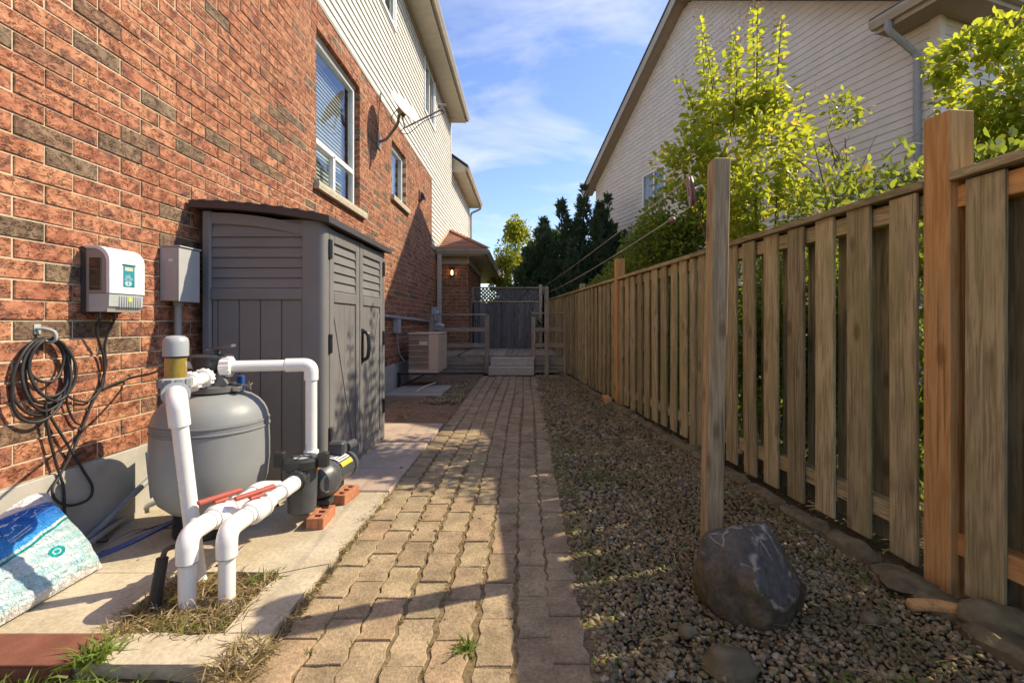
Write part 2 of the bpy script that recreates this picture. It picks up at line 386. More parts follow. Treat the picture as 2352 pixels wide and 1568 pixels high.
def bag_mat():
    t = NT('salt_bag'); tcn = t.n.new('ShaderNodeTexCoord'); u, v, _ = t.sep(tcn.outputs['UV']); p = t.pos()
    w = t.math('MULTIPLY', t.math('SUBTRACT', t.noise(t.comb(u, v, 0.), 6, 3), .5), .05)
    d = t.math('ADD', t.math('SUBTRACT', v, t.math('MULTIPLY_ADD', u, .36, .36)), w)       # above 0: blue print
    aqua = t.mix(t.ramp(t.noise(t.comb(u, t.math('MULTIPLY', v, 3.), 0.), 5, 4), .35, .7), (.42, .66, .68), (.72, .80, .80))
    blue = t.mix(t.ramp(v, .60, .84), (.05, .34, .80), (.02, .16, .58))
    c = t.mix(t.ramp(d, -.004, .004), aqua, blue)
    for lo, hi, k in ((-.052, -.028, (.01, .30, .30)), (-.022, -.012, (.80, .84, .84)), (.09, .10, (.8, .84, .86)), (.116, .126, (.8, .84, .86))):
        s_ = t.math('MULTIPLY', t.math('GREATER_THAN', d, lo), t.math('LESS_THAN', d, hi))
        if lo > 0: s_ = t.math('MULTIPLY', s_, t.math('MULTIPLY', t.math('GREATER_THAN', u, .52), t.math('LESS_THAN', u, .70)))
        c = t.mix(s_, c, k)
    scrawl = t.math('SUBTRACT', 1.0, t.ramp(t.math('ABSOLUTE', t.math('SUBTRACT', t.noise(t.comb(t.math('MULTIPLY', u, 1.0), t.math('MULTIPLY', v, 1.6), 2.), 7.5, 2, .5, .8), .5)), .012, .028))
    zone = t.math('MULTIPLY', t.math('GREATER_THAN', d, .17), t.math('LESS_THAN', d, .30))
    c = t.mix(t.math('MULTIPLY', scrawl, zone), c, (.70, .78, .88))
    a = t.math('DIVIDE', t.math('SUBTRACT', u, .70), .052); b = t.math('DIVIDE', t.math('SUBTRACT', v, .36), .058)
    rr = t.math('ADD', t.math('MULTIPLY', a, a), t.math('MULTIPLY', b, b))
    c = t.mix(t.math('LESS_THAN', rr, 1.0), c, (.01, .38, .37))
    c = t.mix(t.math('MULTIPLY', t.math('LESS_THAN', rr, .26), t.math('GREATER_THAN', rr, .12)), c, (.6, .8, .78))
    hem = t.math('MAXIMUM', t.ramp(v, .075, .06), t.ramp(v, .90, .92))
    c = t.mix(hem, c, (.80, .80, .78))
    lump = t.noise(t.comb(t.math('MULTIPLY', u, 1.), t.math('MULTIPLY', v, 1.5), 0.), 11, 5, .6, .6)
    t.bump(t.math('ADD', lump, t.math('MULTIPLY', t.noise(t.comb(t.math('MULTIPLY', u, 3.), v, 4.), 16, 3, .5, 1.5), .6)), 1.0, .03)
    t.done(c, .28, .5)
    MAT['salt_bag'] = t.m
bag_mat()

def rock_mat():
    t = NT('boulder'); tcn = t.n.new('ShaderNodeTexCoord'); p = tcn.outputs['Object']
    x, y, z = t.sep(p)
    n = t.noise(p, 9, 7, .65, .5); m = t.noise(p, 45, 5)
    c = t.mix(t.ramp(n, .35, .65), (.05, .04, .025), (.125, .095, .05))
    c = t.mix(t.ramp(t.noise(p, 6, 4, .5, .6), .50, .62, 0, .7), c, (.09, .082, .026))
    c = t.mix(t.ramp(z, .05, .13, 0, .65), c, t.mix(n, (.040, .038, .034), (.105, .10, .09)))      # bare grey-blue top
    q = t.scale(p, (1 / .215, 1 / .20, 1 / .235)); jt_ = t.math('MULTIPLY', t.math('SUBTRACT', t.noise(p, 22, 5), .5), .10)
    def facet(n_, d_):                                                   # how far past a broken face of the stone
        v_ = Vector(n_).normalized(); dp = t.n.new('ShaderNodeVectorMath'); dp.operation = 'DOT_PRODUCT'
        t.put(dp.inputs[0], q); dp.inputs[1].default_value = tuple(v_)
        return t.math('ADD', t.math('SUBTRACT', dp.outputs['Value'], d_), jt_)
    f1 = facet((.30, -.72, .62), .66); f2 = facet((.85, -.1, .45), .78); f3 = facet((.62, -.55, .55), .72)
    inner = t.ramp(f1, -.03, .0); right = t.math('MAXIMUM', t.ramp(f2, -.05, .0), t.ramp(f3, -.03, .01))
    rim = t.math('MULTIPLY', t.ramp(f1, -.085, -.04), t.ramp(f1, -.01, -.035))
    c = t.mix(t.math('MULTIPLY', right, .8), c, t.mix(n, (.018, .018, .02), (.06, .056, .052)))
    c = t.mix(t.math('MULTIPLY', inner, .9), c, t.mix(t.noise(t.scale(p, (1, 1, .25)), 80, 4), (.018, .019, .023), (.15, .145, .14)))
    c = t.mix(t.math('MULTIPLY', rim, t.ramp(t.noise(p, 20, 3), .35, .6, .0, .75)), c, (.36, .32, .26))
    vein = t.math('SUBTRACT', 1.0, t.ramp(t.math('ABSOLUTE', t.math('SUBTRACT', t.noise(t.scale(p, (1.2, .6, 1)), 4.0, 3, .5, .6), .5)), .004, .012))
    c = t.mix(t.math('MULTIPLY', vein, t.ramp(z, .09, .14, 0, .6)), c, (.42, .37, .29))
    c = t.mult(c, t.ramp(m, .2, .8, .7, 1.3))
    t.bump(t.math('ADD', t.math('ADD', n, t.math('MULTIPLY', m, .3)), t.math('MULTIPLY', inner, -.5)), .5, .015)
    MAT['boulder'] = t.done(c, t.ramp(t.math('MAXIMUM', inner, right), 0, 1, .75, .36), .5)
rock_mat()

# ------------------------------------------------------------------ geometry helpers
def at(x, y, Y):
    """point at depth Y seen at pixel (x, y) of a 2352 px wide frame"""
    return Vector(((x - VX) * Y / FPX, Y, CAMH + (VY - y) * Y / FPX))
def wp(x, y, off=.02):
    """point on the brick wall (plus offset) at pixel (x, y)"""
    return at(x, y, (2.2 - off) * FPX / (VX - x))

OFF = {}
class MB:
    def __init__(s): s.v, s.f, s.uv = [], [], None
    def add(s, vs_, fs, M=None):
        o = len(s.v)
        s.v.extend([tuple(M @ Vector(p)) for p in vs_] if M is not None else [tuple(p) for p in vs_])
        s.f.extend([tuple(i + o for i in f) for f in fs]); return s
    def box(s, x0, x1, y0, y1, z0, z1, c=0, M=None):
        if c <= 0:
            return s.add([(x0, y0, z0), (x1, y0, z0), (x1, y1, z0), (x0, y1, z0), (x0, y0, z1), (x1, y0, z1), (x1, y1, z1), (x0, y1, z1)],
                         [(0, 3, 2, 1), (4, 5, 6, 7), (0, 1, 5, 4), (1, 2, 6, 5), (2, 3, 7, 6), (3, 0, 4, 7)], M)
        c = min(c, (x1 - x0) / 2.01, (y1 - y0) / 2.01, (z1 - z0) / 2.01)
        X, Y, Z = (x0, x1), (y0, y1), (z0, z1); vs_ = []; idx = {}
        for i in (0, 1):
            for j in (0, 1):
                for k in (0, 1):
                    sx, sy, sz = (1 - 2 * i) * c, (1 - 2 * j) * c, (1 - 2 * k) * c
                    for a, p in enumerate(((X[i], Y[j] + sy, Z[k] + sz), (X[i] + sx, Y[j], Z[k] + sz), (X[i] + sx, Y[j] + sy, Z[k]))):
                        idx[(i, j, k, a)] = len(vs_); vs_.append(p)
        fs = []
        g = lambda i, j, k, a: idx[(i, j, k, a)]
        for i in (0, 1): fs.append([g(i, 0, 0, 0), g(i, 0, 1, 0), g(i, 1, 1, 0), g(i, 1, 0, 0)] if i == 0 else [g(i, 0, 0, 0), g(i, 1, 0, 0), g(i, 1, 1, 0), g(i, 0, 1, 0)])
        for j in (0, 1): fs.append([g(0, j, 0, 1), g(1, j, 0, 1), g(1, j, 1, 1), g(0, j, 1, 1)] if j == 0 else [g(0, j, 0, 1), g(0, j, 1, 1), g(1, j, 1, 1), g(1, j, 0, 1)])
        for k in (0, 1): fs.append([g(0, 0, k, 2), g(0, 1, k, 2), g(1, 1, k, 2), g(1, 0, k, 2)] if k == 0 else [g(0, 0, k, 2), g(1, 0, k, 2), g(1, 1, k, 2), g(0, 1, k, 2)])
        for i in (0, 1):
            for j in (0, 1):
                q = [g(i, j, 0, 0), g(i, j, 1, 0), g(i, j, 1, 1), g(i, j, 0, 1)]; fs.append(q if (i + j) % 2 else q[::-1])
        for i in (0, 1):
            for k in (0, 1):
                q = [g(i, 0, k, 0), g(i, 1, k, 0), g(i, 1, k, 2), g(i, 0, k, 2)]; fs.append(q[::-1] if (i + k) % 2 else q)
        for j in (0, 1):
            for k in (0, 1):
                q = [g(0, j, k, 1), g(1, j, k, 1), g(1, j, k, 2), g(0, j, k, 2)]; fs.append(q if (j + k) % 2 else q[::-1])
        for i in (0, 1):
            for j in (0, 1):
                for k in (0, 1):
                    q = [g(i, j, k, 0), g(i, j, k, 1), g(i, j, k, 2)]; fs.append(q if (i + j + k) % 2 else q[::-1])
        return s.add(vs_, fs, M)
    def bar(s, a, b, w, h, up=(0, 0, 1), c=0):
        """rectangular bar from a to b, w across, h along up"""
        a, b = Vector(a), Vector(b); d = b - a; L = d.length; d.normalize()
        x = d.cross(Vector(up)); x.normalize(); z = x.cross(d)
        M = Matrix.Translation(a) @ Matrix((x, d, z)).transposed().to_4x4()
        return s.box(-w / 2, w / 2, 0, L, -h / 2, h / 2, c, M)
    def tube(s, pts, r, n=10, cap=True, closed=False):
        pts = [Vector(p) for p in pts]; m = len(pts)
        rs = r if isinstance(r, (list, tuple)) else [r] * m
        o = len(s.v); prev = None
        for i, p in enumerate(pts):
            if closed: d = pts[(i + 1) % m] - pts[i - 1]
            else: d = pts[min(i + 1, m - 1)] - pts[max(i - 1, 0)]
            d = d.normalized() if d.length > 1e-9 else Vector((0, 0, 1))
            if prev is None:
                u = d.orthogonal().normalized()
            else:
                u = prev - d * prev.dot(d); u = u.normalized() if u.length > 1e-6 else d.orthogonal().normalized()
            prev = u; w = d.cross(u)
            for k in range(n):
                a = 2 * math.pi * k / n
                s.v.append(tuple(p + (u * math.cos(a) + w * math.sin(a)) * rs[i]))
        for i in range(m if closed else m - 1):
            j = (i + 1) % m
            for k in range(n):
                k2 = (k + 1) % n
                s.f.append((o + i * n + k, o + i * n + k2, o + j * n + k2, o + j * n + k))
        if cap and not closed:
            s.f.append(tuple(o + k for k in range(n))[::-1]); s.f.append(tuple(o + (m - 1) * n + k for k in range(n)))
        return s
    def lathe(s, prof, c, axis=(0, 0, 1), n=32):
        """(radius, height) profile turned round an axis through c"""
        c = Vector(c); ax = Vector(axis).normalized(); u = ax.orthogonal().normalized(); w = ax.cross(u); o = len(s.v)
        for r_, h in prof:
            for k in range(n):
                a = 2 * math.pi * k / n
                s.v.append(tuple(c + ax * h + (u * math.cos(a) + w * math.sin(a)) * max(r_, 1e-5)))
        for i in range(len(prof) - 1):
            for k in range(n):
                k2 = (k + 1) % n
                s.f.append((o + i * n + k, o + i * n + k2, o + (i + 1) * n + k2, o + (i + 1) * n + k))
        if prof[0][0] > 1e-4: s.f.append(tuple(o + k for k in range(n))[::-1])
        if prof[-1][0] > 1e-4: s.f.append(tuple(o + (len(prof) - 1) * n + k for k in range(n)))
        return s
    def prism(s, poly, a, b):
        """closed polygon of 3-D points moved from +a to +b (vectors)"""
        a, b = Vector(a), Vector(b); n = len(poly); P = [Vector(p) for p in poly]
        s.add([p + a for p in P] + [p + b for p in P],
              [tuple(range(n))[::-1], tuple(range(n, 2 * n))] + [(i, (i + 1) % n, n + (i + 1) % n, n + i) for i in range(n)])
        return s
    def build(s, name, mat, parent=None, smooth=None, uv=None):
        V = np.array(s.v, dtype=float); lo, hi = V.min(0), V.max(0)
        c = np.array([(lo[0] + hi[0]) / 2, (lo[1] + hi[1]) / 2, lo[2]])
        me = bpy.data.meshes.new(name); me.from_pydata((V - c).tolist(), [], s.f); me.update()
        if uv is not None:
            lay = me.uv_layers.new(name='UVMap')
            for lp in me.loops: lay.data[lp.index].uv = uv[lp.vertex_index]
        me.materials.append(MAT[mat] if isinstance(mat, str) else mat)
        if smooth is not None:
            me.shade_smooth(); me.set_sharp_from_angle(angle=R(smooth))
        ob = bpy.data.objects.new(name, me); COL.objects.link(ob)
        put(ob, Vector(c), parent); return ob

def put(ob, c, parent):
    OFF[ob.name] = Vector(c)
    if parent is not None:
        ob.parent = parent; ob.location = Vector(c) - OFF[parent.name]
    else: ob.location = c
def thing(name, label, cat, loc=(0, 0, 0), group=None, rz=0.0):
    o = bpy.data.objects.new(name, None); COL.objects.link(o); o.empty_display_size = .1
    o.location = loc; o.rotation_euler = (0, 0, rz)
    OFF[o.name] = Vector((0, 0, 0)) if rz else Vector(loc)      # a turned thing keeps its parts in its own frame
    return tag(o, label, cat, group)
def tag(o, label=None, cat=None, group=None, kind=None):
    if label: o['label'] = label
    if cat: o['category'] = cat
    if group: o['group'] = group
    if kind: o['kind'] = kind
    return o
def struct(o): o['kind'] = 'structure'; return o
def stuff(o): o['kind'] = 'stuff'; return o
def inst(src, c, parent, rot=(0, 0, 0), scale=(1, 1, 1)):
    o = src.copy(); COL.objects.link(o); put(o, Vector(c), parent)
    o.rotation_euler = rot; o.scale = scale; return o
def box(name, mat, parent, x0, x1, y0, y1, z0, z1, c=0.0):
    return MB().box(x0, x1, y0, y1, z0, z1, c).build(name, mat, parent)
def rounded(pts, r=.06, n=5):
    """polyline with its inner corners rounded"""
    P = [Vector(p) for p in pts]; out = [P[0]]
    for i in range(1, len(P) - 1):
        a, b, c_ = P[i - 1], P[i], P[i + 1]
        d1, d2 = (a - b), (c_ - b); rr = min(r, d1.length * .49, d2.length * .49)
        p1, p2 = b + d1.normalized() * rr, b + d2.normalized() * rr
        for k in range(n + 1):
            t = k / n; out.append(p1 * (1 - t) ** 2 + b * 2 * t * (1 - t) + p2 * t * t)
    out.append(P[-1]); return out
def spline(pts, k=6):
    P = [Vector(p) for p in pts]; Q = [P[0]] + P + [P[-1]]; out = []
    for i in range(1, len(Q) - 2):
        for j in range(k):
            t = j / k; a, b, c_, d = Q[i - 1], Q[i], Q[i + 1], Q[i + 2]
            out.append(.5 * ((2 * b) + (c_ - a) * t + (2 * a - 5 * b + 4 * c_ - d) * t * t + (3 * b - a - 3 * c_ + d) * t ** 3))
    out.append(P[-1]); return out
def raw(name, V, F, mat, parent=None, lc=None, smooth=False):
    me = bpy.data.meshes.new(name); me.from_pydata(V.tolist() if hasattr(V, 'tolist') else V, [], F.tolist() if hasattr(F, 'tolist') else F); me.update()
    me.materials.append(MAT[mat])
    if lc is not None:
        a = me.attributes.new('lc', 'FLOAT', 'POINT'); a.data.foreach_set('value', np.asarray(lc, dtype=np.float32))
    if smooth: me.shade_smooth()
    o = bpy.data.objects.new(name, me); COL.objects.link(o); put(o, Vector((0, 0, 0)), parent); return o

def unit(v): return v / np.maximum(np.linalg.norm(v, axis=1, keepdims=True), 1e-9)
def leaves(name, C, D, S, mat, parent, w=.55, fold=.22, lc=None, flat=False):
    """one folded leaf blade (two quads) per row of C, pointing along D, S long"""
    n = len(C); D = unit(D); r = RNG.normal(size=(n, 3))
    if flat: r = np.tile([[0, 0, 1.]], (n, 1)) + .35 * r
    side = unit(np.cross(D, r)); nr = np.cross(side, D); S = S[:, None]
    def pt(a, b): return C + D * S * a + side * S * w * b + nr * S * fold * abs(b)
    dr = np.zeros((n, 3)); dr[:, 2] = -.12
    P = np.stack([C, pt(.28, .42), pt(.62, .40), C + D * S + dr * S, pt(.62, -.40), pt(.28, -.42)], 1).reshape(-1, 3)
    b = (np.arange(n) * 6)[:, None]
    F = np.concatenate([b + np.array([[0, 1, 2, 3]]), b + np.array([[3, 4, 5, 0]])], 0)
    if lc is None: lc = RNG.random(n)
    return raw(name, P, F, mat, parent, np.repeat(lc, 6))
def blades(name, C, D, S, mat, parent, w=.004, lc=None, droop=.35):
    """thin grass blades, two segments each"""
    n = len(C); D = unit(D); side = unit(np.cross(D, RNG.normal(size=(n, 3)))) * w; S = S[:, None]
    out = D.copy(); out[:, 2] = 0; dn = np.zeros((n, 3)); dn[:, 2] = -1
    mid = C + D * S * .55; tip = C + D * S + (unit(out) * .35 + dn * .5) * S * droop
    P = np.stack([C - side, C + side, mid + side * .8, mid - side * .8, tip], 1).reshape(-1, 3)
    b = np.arange(n) * 5
    F = [(i, i + 1, i + 2, i + 3) for i in b.tolist()] + [(i + 3, i + 2, i + 4) for i in b.tolist()]
    if lc is None: lc = RNG.random(n)
    return raw(name, P, F, mat, parent, np.repeat(lc, 5))
def in_ball(n, c, r, shell=.45):
    d = unit(RNG.normal(size=(n, 3))); k = (shell + (1 - shell) * RNG.random(n)) ** .8
    return np.array(c) + d * k[:, None] * np.array(r), d

# ------------------------------------------------------------------ ground and paving
def sheet(name, mat, x0, x1, y0, y1, z, nx=1, ny=1, amp=0., fr=3., seed=0.):
    xs = np.linspace(x0, x1, nx + 1); ys = np.linspace(y0, y1, ny + 1); V = []; F = []
    for j, yy in enumerate(ys):
        for i, xx in enumerate(xs):
            h = amp * (mnoise.fractal(Vector((xx * fr, yy * fr, seed)), .9, 2., 4) if amp else 0)
            V.append((xx, yy, z + h))
    for j in range(ny):
        for i in range(nx):
            a = j * (nx + 1) + i; F.append((a, a + 1, a + nx + 2, a + nx + 1))
    return struct(raw(name, V, F, mat, smooth=amp > 0))
sheet('ground', 'ground', -160, 160, -120, 280, -.06)
sheet('path_bed', 'joint_soil', -.93, .30, -.6, 9.75, -.0075, 26, 200, .006, 9., 1.)
sheet('dirt_bed', 'dirt', -2.22, -.88, 5.0, 13.0, -.012, 40, 160, .022, 3.2, 5.)
sheet('gravel_bed', 'gravel_soil', .16, 2.2, -.6, 10.2, -.022, 60, 240, .014, 4., 8.)
sheet('lawn_edge', 'ground', -3.4, -.92, -.8, 1.50, -.03, 40, 40, .015, 5., 2.)

# concrete slab with the cut-out round the pipe risers, and a real crack
slab = MB()
def qbox(x0, x1, y0, y1): slab.box(x0, x1, y0, y1, -.10, .02)
CR = [(-2.2, 2.05), (-1.52, 2.05), (-1.075, 2.045), (-.985, 2.09), (-.895, 2.125)]
def pr(poly): slab.prism([(x, y, -.10) for x, y in poly], (0, 0, 0), (0, 0, .12))
pr([(-2.2, 1.50), (-.905, 1.50), (-.90, 1.60), (-.90, 1.648), (-1.02, 1.655), (-1.18, 1.640), (-1.30, 1.658), (-1.46, 1.648), (-2.2, 1.648)])
pr([(-1.068, 1.65), (-.90, 1.65), (-.893, 2.119), (-.985, 2.084), (-1.072, 2.04), (-1.085, 1.86)])
pr([(-2.2, 1.65), (-1.47, 1.65), (-1.50, 1.78), (-1.525, 1.9), (-1.505, 2.0), (-1.52, 2.046), (-2.2, 2.046)])
pr([(-2.2, 2.049), (-1.52, 2.05), (-1.30, 2.06), (-1.075, 2.048), (-.985, 2.092), (-.893, 2.128), (-.885, 3.02), (-2.2, 3.03)])
struct(slab.build('concrete_slab', 'slab'))
pav = bpy.data.objects.new('patio_paving', None); COL.objects.link(pav); OFF[pav.name] = Vector((0, 0, 0)); struct(pav)
for i, (y0, y1) in enumerate(((3.04, 3.50), (3.512, 4.30), (4.315, 5.06))):
    for j, (x0, x1) in enumerate(((-2.19, -1.56), (-1.548, -.885))):
        box('paving_slab', 'slab_pink', pav, x0, x1, y0 + .012 * (j % 2), y1 + .01 * ((i + j) % 2), -.05, .016 + .004 * ((i * 2 + j) % 3), .006)
box('air_conditioner_pad', 'slab_grey', pav, -2.12, -1.26, 7.0, 8.1, -.05, .03, .01)

# wavy interlocking pavers, each its own piece
path = bpy.data.objects.new('paver_path', None); COL.objects.link(path); OFF[path.name] = Vector((0, 0, 0)); struct(path)
PL, PW, NC = .246, .1385, 8
def paver_src(seed):
    rr = random.Random(seed); hw, hl = PW / 2 - .0070, PL / 2 - .0020; pts = []
    n = 6
    for i in range(n + 1):
        y = -hl + 2 * hl * i / n; pts.append((hw + .0075 * math.sin(4 * math.pi * y / PL) + rr.uniform(-.002, .002), y))
    for i in range(1, 3): pts.append((hw - 2 * hw * i / 3, hl + rr.uniform(-.004, .0025)))
    for i in range(n + 1):
        y = hl - 2 * hl * i / n; pts.append((-hw + .0075 * math.sin(4 * math.pi * y / PL) + rr.uniform(-.002, .002), y))
    for i in range(1, 3): pts.append((-hw + 2 * hw * i / 3, -hl + rr.uniform(-.0025, .004)))
    m = len(pts); b = MB()
    r0 = [(x, y, -.05) for x, y in pts]; r1 = [(x, y, -.006) for x, y in pts]
    r2 = [(x * .945, y * .972, rr.uniform(-.0012, .0008)) for x, y in pts]
    F = []
    for a in (0, m):
        for i in range(m): F.append((a + i, a + (i + 1) % m, a + m + (i + 1) % m, a + m + i))
    F.append(tuple(2 * m + i for i in range(m)))
    b.add(r0 + r1 + r2, F); o = b.build('paver', 'paver', path, 50); return o
psrc = [paver_src(k) for k in range(6)]; used = set(); cnt = 0
for c_ in range(NC):
    xc = -.875 + PW * (c_ + .5)
    yy = .55 + (PL / 2 if c_ % 2 else 0) + random.uniform(-.015, .015)
    while yy < 9.65 and cnt < 299:
        k = random.randrange(6)
        drift = .028 * (yy - 1.5) / 8 * (c_ / 7) + .010 * math.sin(yy * 1.3 + c_) + (.03 if c_ == 7 and yy < 2.0 else 0) * -.5
        loc = (xc + drift + random.uniform(-.003, .003), yy, -.05 + random.uniform(-.004, .004))
        rot = (random.gauss(0, .006), random.gauss(0, .010), random.gauss(0, .012))
        if k not in used:
            used.add(k); o = psrc[k]; put(o, Vector(loc), path); o.rotation_euler = rot
        else: inst(psrc[k], loc, path, rot)
        cnt += 1; yy += PL

# ------------------------------------------------------------------ brick house
house = thing('brick_house', 'red brick house with cream siding upper storey and white windows along the left', 'house', (-2.2, 5, 0))
WX = -2.2
OPEN = [(4.92, 6.22, .42 + .089 * 24, .42 + .089 * 43), (7.72, 8.65, .42 + .089 * 31, .42 + .089 * 42)]
BZ0, BZ1, Y0, Y1 = .42, 4.514, -1.2, 10.95
def holes(y0, y1, z0, z1, ops):
    """split a rectangle round its openings"""
    ys = sorted({y0, y1, *[a for o in ops for a in o[:2] if y0 < a < y1]}); zs = sorted({z0, z1, *[a for o in ops for a in o[2:] if z0 < a < z1]})
    for a, b in zip(ys, ys[1:]):
        for c_, d in zip(zs, zs[1:]):
            m = ((a + b) / 2, (c_ + d) / 2)
            if not any(o[0] < m[0] < o[1] and o[2] < m[1] < o[3] for o in ops): yield a, b, c_, d
mw = MB()
grown = [(a - .006, b + .006, c_ - .006, d + .006) for a, b, c_, d in OPEN]
for a, b, c_, d in holes(Y0, Y1, BZ0 - .004, BZ1, grown): mw.box(WX - .13, WX - .0035, a, b, c_, d)
mw.box(WX - .13, WX - .0035, Y1, 12.0, BZ0 - .004, 2.98)
mw.build('wall', 'mortar', house)
box('foundation', 'concrete_wall', house, -2.6, WX + .012, -1.2, 12.0, -.3, BZ0 - .006, .004)
box('interior_core', 'interior', house, -9, -2.75, -1.2, 18.5, 0, 5.6)
box('interior_core', 'interior', house, -9, -2.75, -1.2, 13.9, 5.61, 7.1)
def brick_cells(y0, y1, z0, z1, ops):
    row = 0
    while z0 + row * .089 + .05 < z1:
        za = z0 + row * .089; zb = za + .081; off = (row % 2) * .1335
        k = math.floor((y0 + off) / .267)
        while k * .267 - off < y1:
            a, b = max(y0, k * .267 - off + .004), min(y1, (k + 1) * .267 - off - .004)
            segs = [(a, b)]
            for o in ops:
                if o[2] < (za + zb) / 2 < o[3]:
                    ns = []
                    for (p, q) in segs:
                        if q <= o[0] or p >= o[1]: ns.append((p, q)); continue
                        if p < o[0]: ns.append((p, o[0]))
                        if q > o[1]: ns.append((o[1], q))
                    segs = ns
            for (p, q) in segs:
                if q - p > .025: yield p, q, za, zb
            k += 1
        row += 1
def brick_geo(b, y0, y1, z0, z1, x=WX, jit=0.0, axis='y'):
    """brick face with worn arrises; x is the face plane"""
    c = .003; d = .105; f = x + jit
    ring = lambda xx, e: [(xx, y0 + e, z0 + e), (xx, y1 - e, z0 + e), (xx, y1 - e, z1 - e), (xx, y0 + e, z1 - e)]
    V = ring(x - d, 0) + ring(f - c, 0) + ring(f, c)
    if axis == 'x': V = [(q, -p_, r) for p_, q, r in V]      # wall that faces the camera: depth runs along +Y
    F = [(4, 5, 9, 8), (5, 6, 10, 9), (6, 7, 11, 10), (7, 4, 8, 11), (8, 9, 10, 11), (0, 1, 5, 4), (1, 2, 6, 5), (2, 3, 7, 6), (3, 0, 4, 7)]
    b.add(V, F)
cells = list(brick_cells(Y0, Y1, BZ0, BZ1, OPEN)) + list(brick_cells(Y1 + .002, 11.97, BZ0, 2.96, []))
def seen(c_):
    ym = (c_[0] + c_[1]) / 2; zm = (c_[2] + c_[3]) / 2
    if ym < 1.9: return False
    x = VX - 2.2 * FPX / ym; y = VY - (zm - CAMH) * FPX / ym
    return -15 < x and -10 < y < 1560
vis = sorted([c_ for c_ in cells if seen(c_)], key=lambda c_: c_[0]); near_b = set(vis[:298])
rest = MB(); share = {}
for c_ in cells:
    j = random.uniform(-.002, .003)
    if c_ in near_b:
        w = round(c_[1] - c_[0], 3); key = (w, random.randrange(3))
        if w == .259 and key in share:
            inst(share[key], (WX + j - .05, (c_[0] + c_[1]) / 2, c_[2]), house)
        else:
            b = MB(); brick_geo(b, *c_, jit=j); o = b.build('brick', 'brick', house); share[key] = o
    else: brick_geo(rest, *c_, jit=j)
stuff(rest.build('brickwork', 'brick', house))

# upper siding, course by course, broken at the openings
SID = .112
UOP = [(6.75, 7.84, 6.08, 7.3), (10.23, 11.30, 5.80, 6.93)]
def lap(name, mat, parent, y0, y1, z, h, x, lip=.019, th=.02):
    """one lapped board: thick lip at the bottom"""
    return MB().prism([(x - th, y0, z + .002), (x + lip, y0, z + .002), (x + lip, y0, z + .010), (x + .001, y0, z + h + .006), (x - th, y0, z + h + .006)], (0, 0, 0), (0, y1 - y0, 0)).build(name, mat, parent)
k = 0; z = BZ1 + .02
while z < 7.06:
    segs = [(-1.2, 13.9)]
    for o in UOP:
        if o[2] < z + .05 < o[3]: segs = [s_ for p, q in segs for s_ in (((p, o[0]), (o[1], q)) if p < o[0] and q > o[1] else ((p, q),))]
    for p, q in segs:
        a = -1.2 + (k * 1.37) % 3.66                                     # butt-lapped lengths of vinyl
        cuts = [p] + [v for v in (a, a + 3.66, a + 7.32, a + 10.98) if p + .3 < v < q - .3] + [q]
        for i_, (u0, u1) in enumerate(zip(cuts, cuts[1:])): lap('siding_board', 'siding', house, u0, u1 + (.02 if u1 < q else 0), z, SID, WX - .01 + .0016 * (i_ % 2))
    if z < 5.70: lap('siding_board', 'siding', house, 13.905, 18.5, z, SID, WX - .01)
    z += SID; k += 1
z = BZ1 + .02 - SID
while z > 2.9:
    lap('siding_board', 'siding', house, 10.99, 18.5, z, SID, WX - .01); z -= SID
box('siding_sheathing', 'interior', house, -2.5, WX - .032, 10.96, 18.5, 2.9, BZ1 + .02)
us = MB()
for a, b, c_, d in holes(-1.2, 13.9, BZ1 + .001, 7.1, [(o[0] - .01, o[1] + .01, o[2] - .01, o[3] + .01) for o in UOP]): us.box(-2.5, WX - .033, a, b, c_, d)
us.build('siding_sheathing', 'interior', house)
box('starter_strip', 'trim_tan', house, WX - .02, WX + .008, -1.2, 10.98, BZ1 - .008, BZ1 + .014)
box('corner_trim', 'trim_tan', house, WX - .02, WX + .014, 10.945, 10.985, 2.95, BZ1 - .012)
box('corner_trim', 'siding', house, WX - .03, WX + .016, 13.85, 13.93, 5.72, 7.06)
box('corner_trim', 'siding', house, WX - .03, WX + .016, 18.46, 18.55, 3.5, 5.72)

def gutter(name, mat, parent, a, b, nrm, h=.12, d=.12):
    """K-style gutter from a to b (top back edge), projecting along nrm"""
    a, b, n_ = Vector(a), Vector(b), Vector(nrm); up = Vector((0, 0, 1))
    prof = [(0, 0), (0, -h), (d * .62, -h), (d * .70, -h * .8), (d * .92, -h * .42), (d, -h * .22), (d, 0), (d * .90, 0), (d * .88, -h * .12), (.012, -h * .12)]
    return MB().prism([a + n_ * p + up * q for p, q in prof], (0, 0, 0), b - a).build(name, mat, parent)
# main eave: vented soffit panels, fascia, gutter, roof slab
yy = -1.2; i = 0
while yy < 13.88:
    e = min(yy + .297, 13.9); box('soffit_panel', 'trim_beige', house, WX - .03, -1.775, yy, e, 7.06 + .003 * (i % 2), 7.08); yy += .3; i += 1
box('fascia', 'trim_beige', house, -1.775, -1.755, -1.2, 13.9, 7.03, 7.24, .003)
gutter('gutter', 'trim_tan', house, (-1.753, -1.2, 7.22), (-1.753, 13.93, 7.22), (1, 0, 0))
MB().prism([(-1.70, 0, 7.23), (-1.70, 0, 7.27), (-6.0, 0, 9.8), (-6.0, 0, 9.74)], (0, -1.2, 0), (0, 13.93, 0)).build('roof', 'shingle_grey', house)
box('frieze_board', 'trim_tan', house, WX - .02, WX + .022, -1.2, 13.85, 6.98, 7.058)
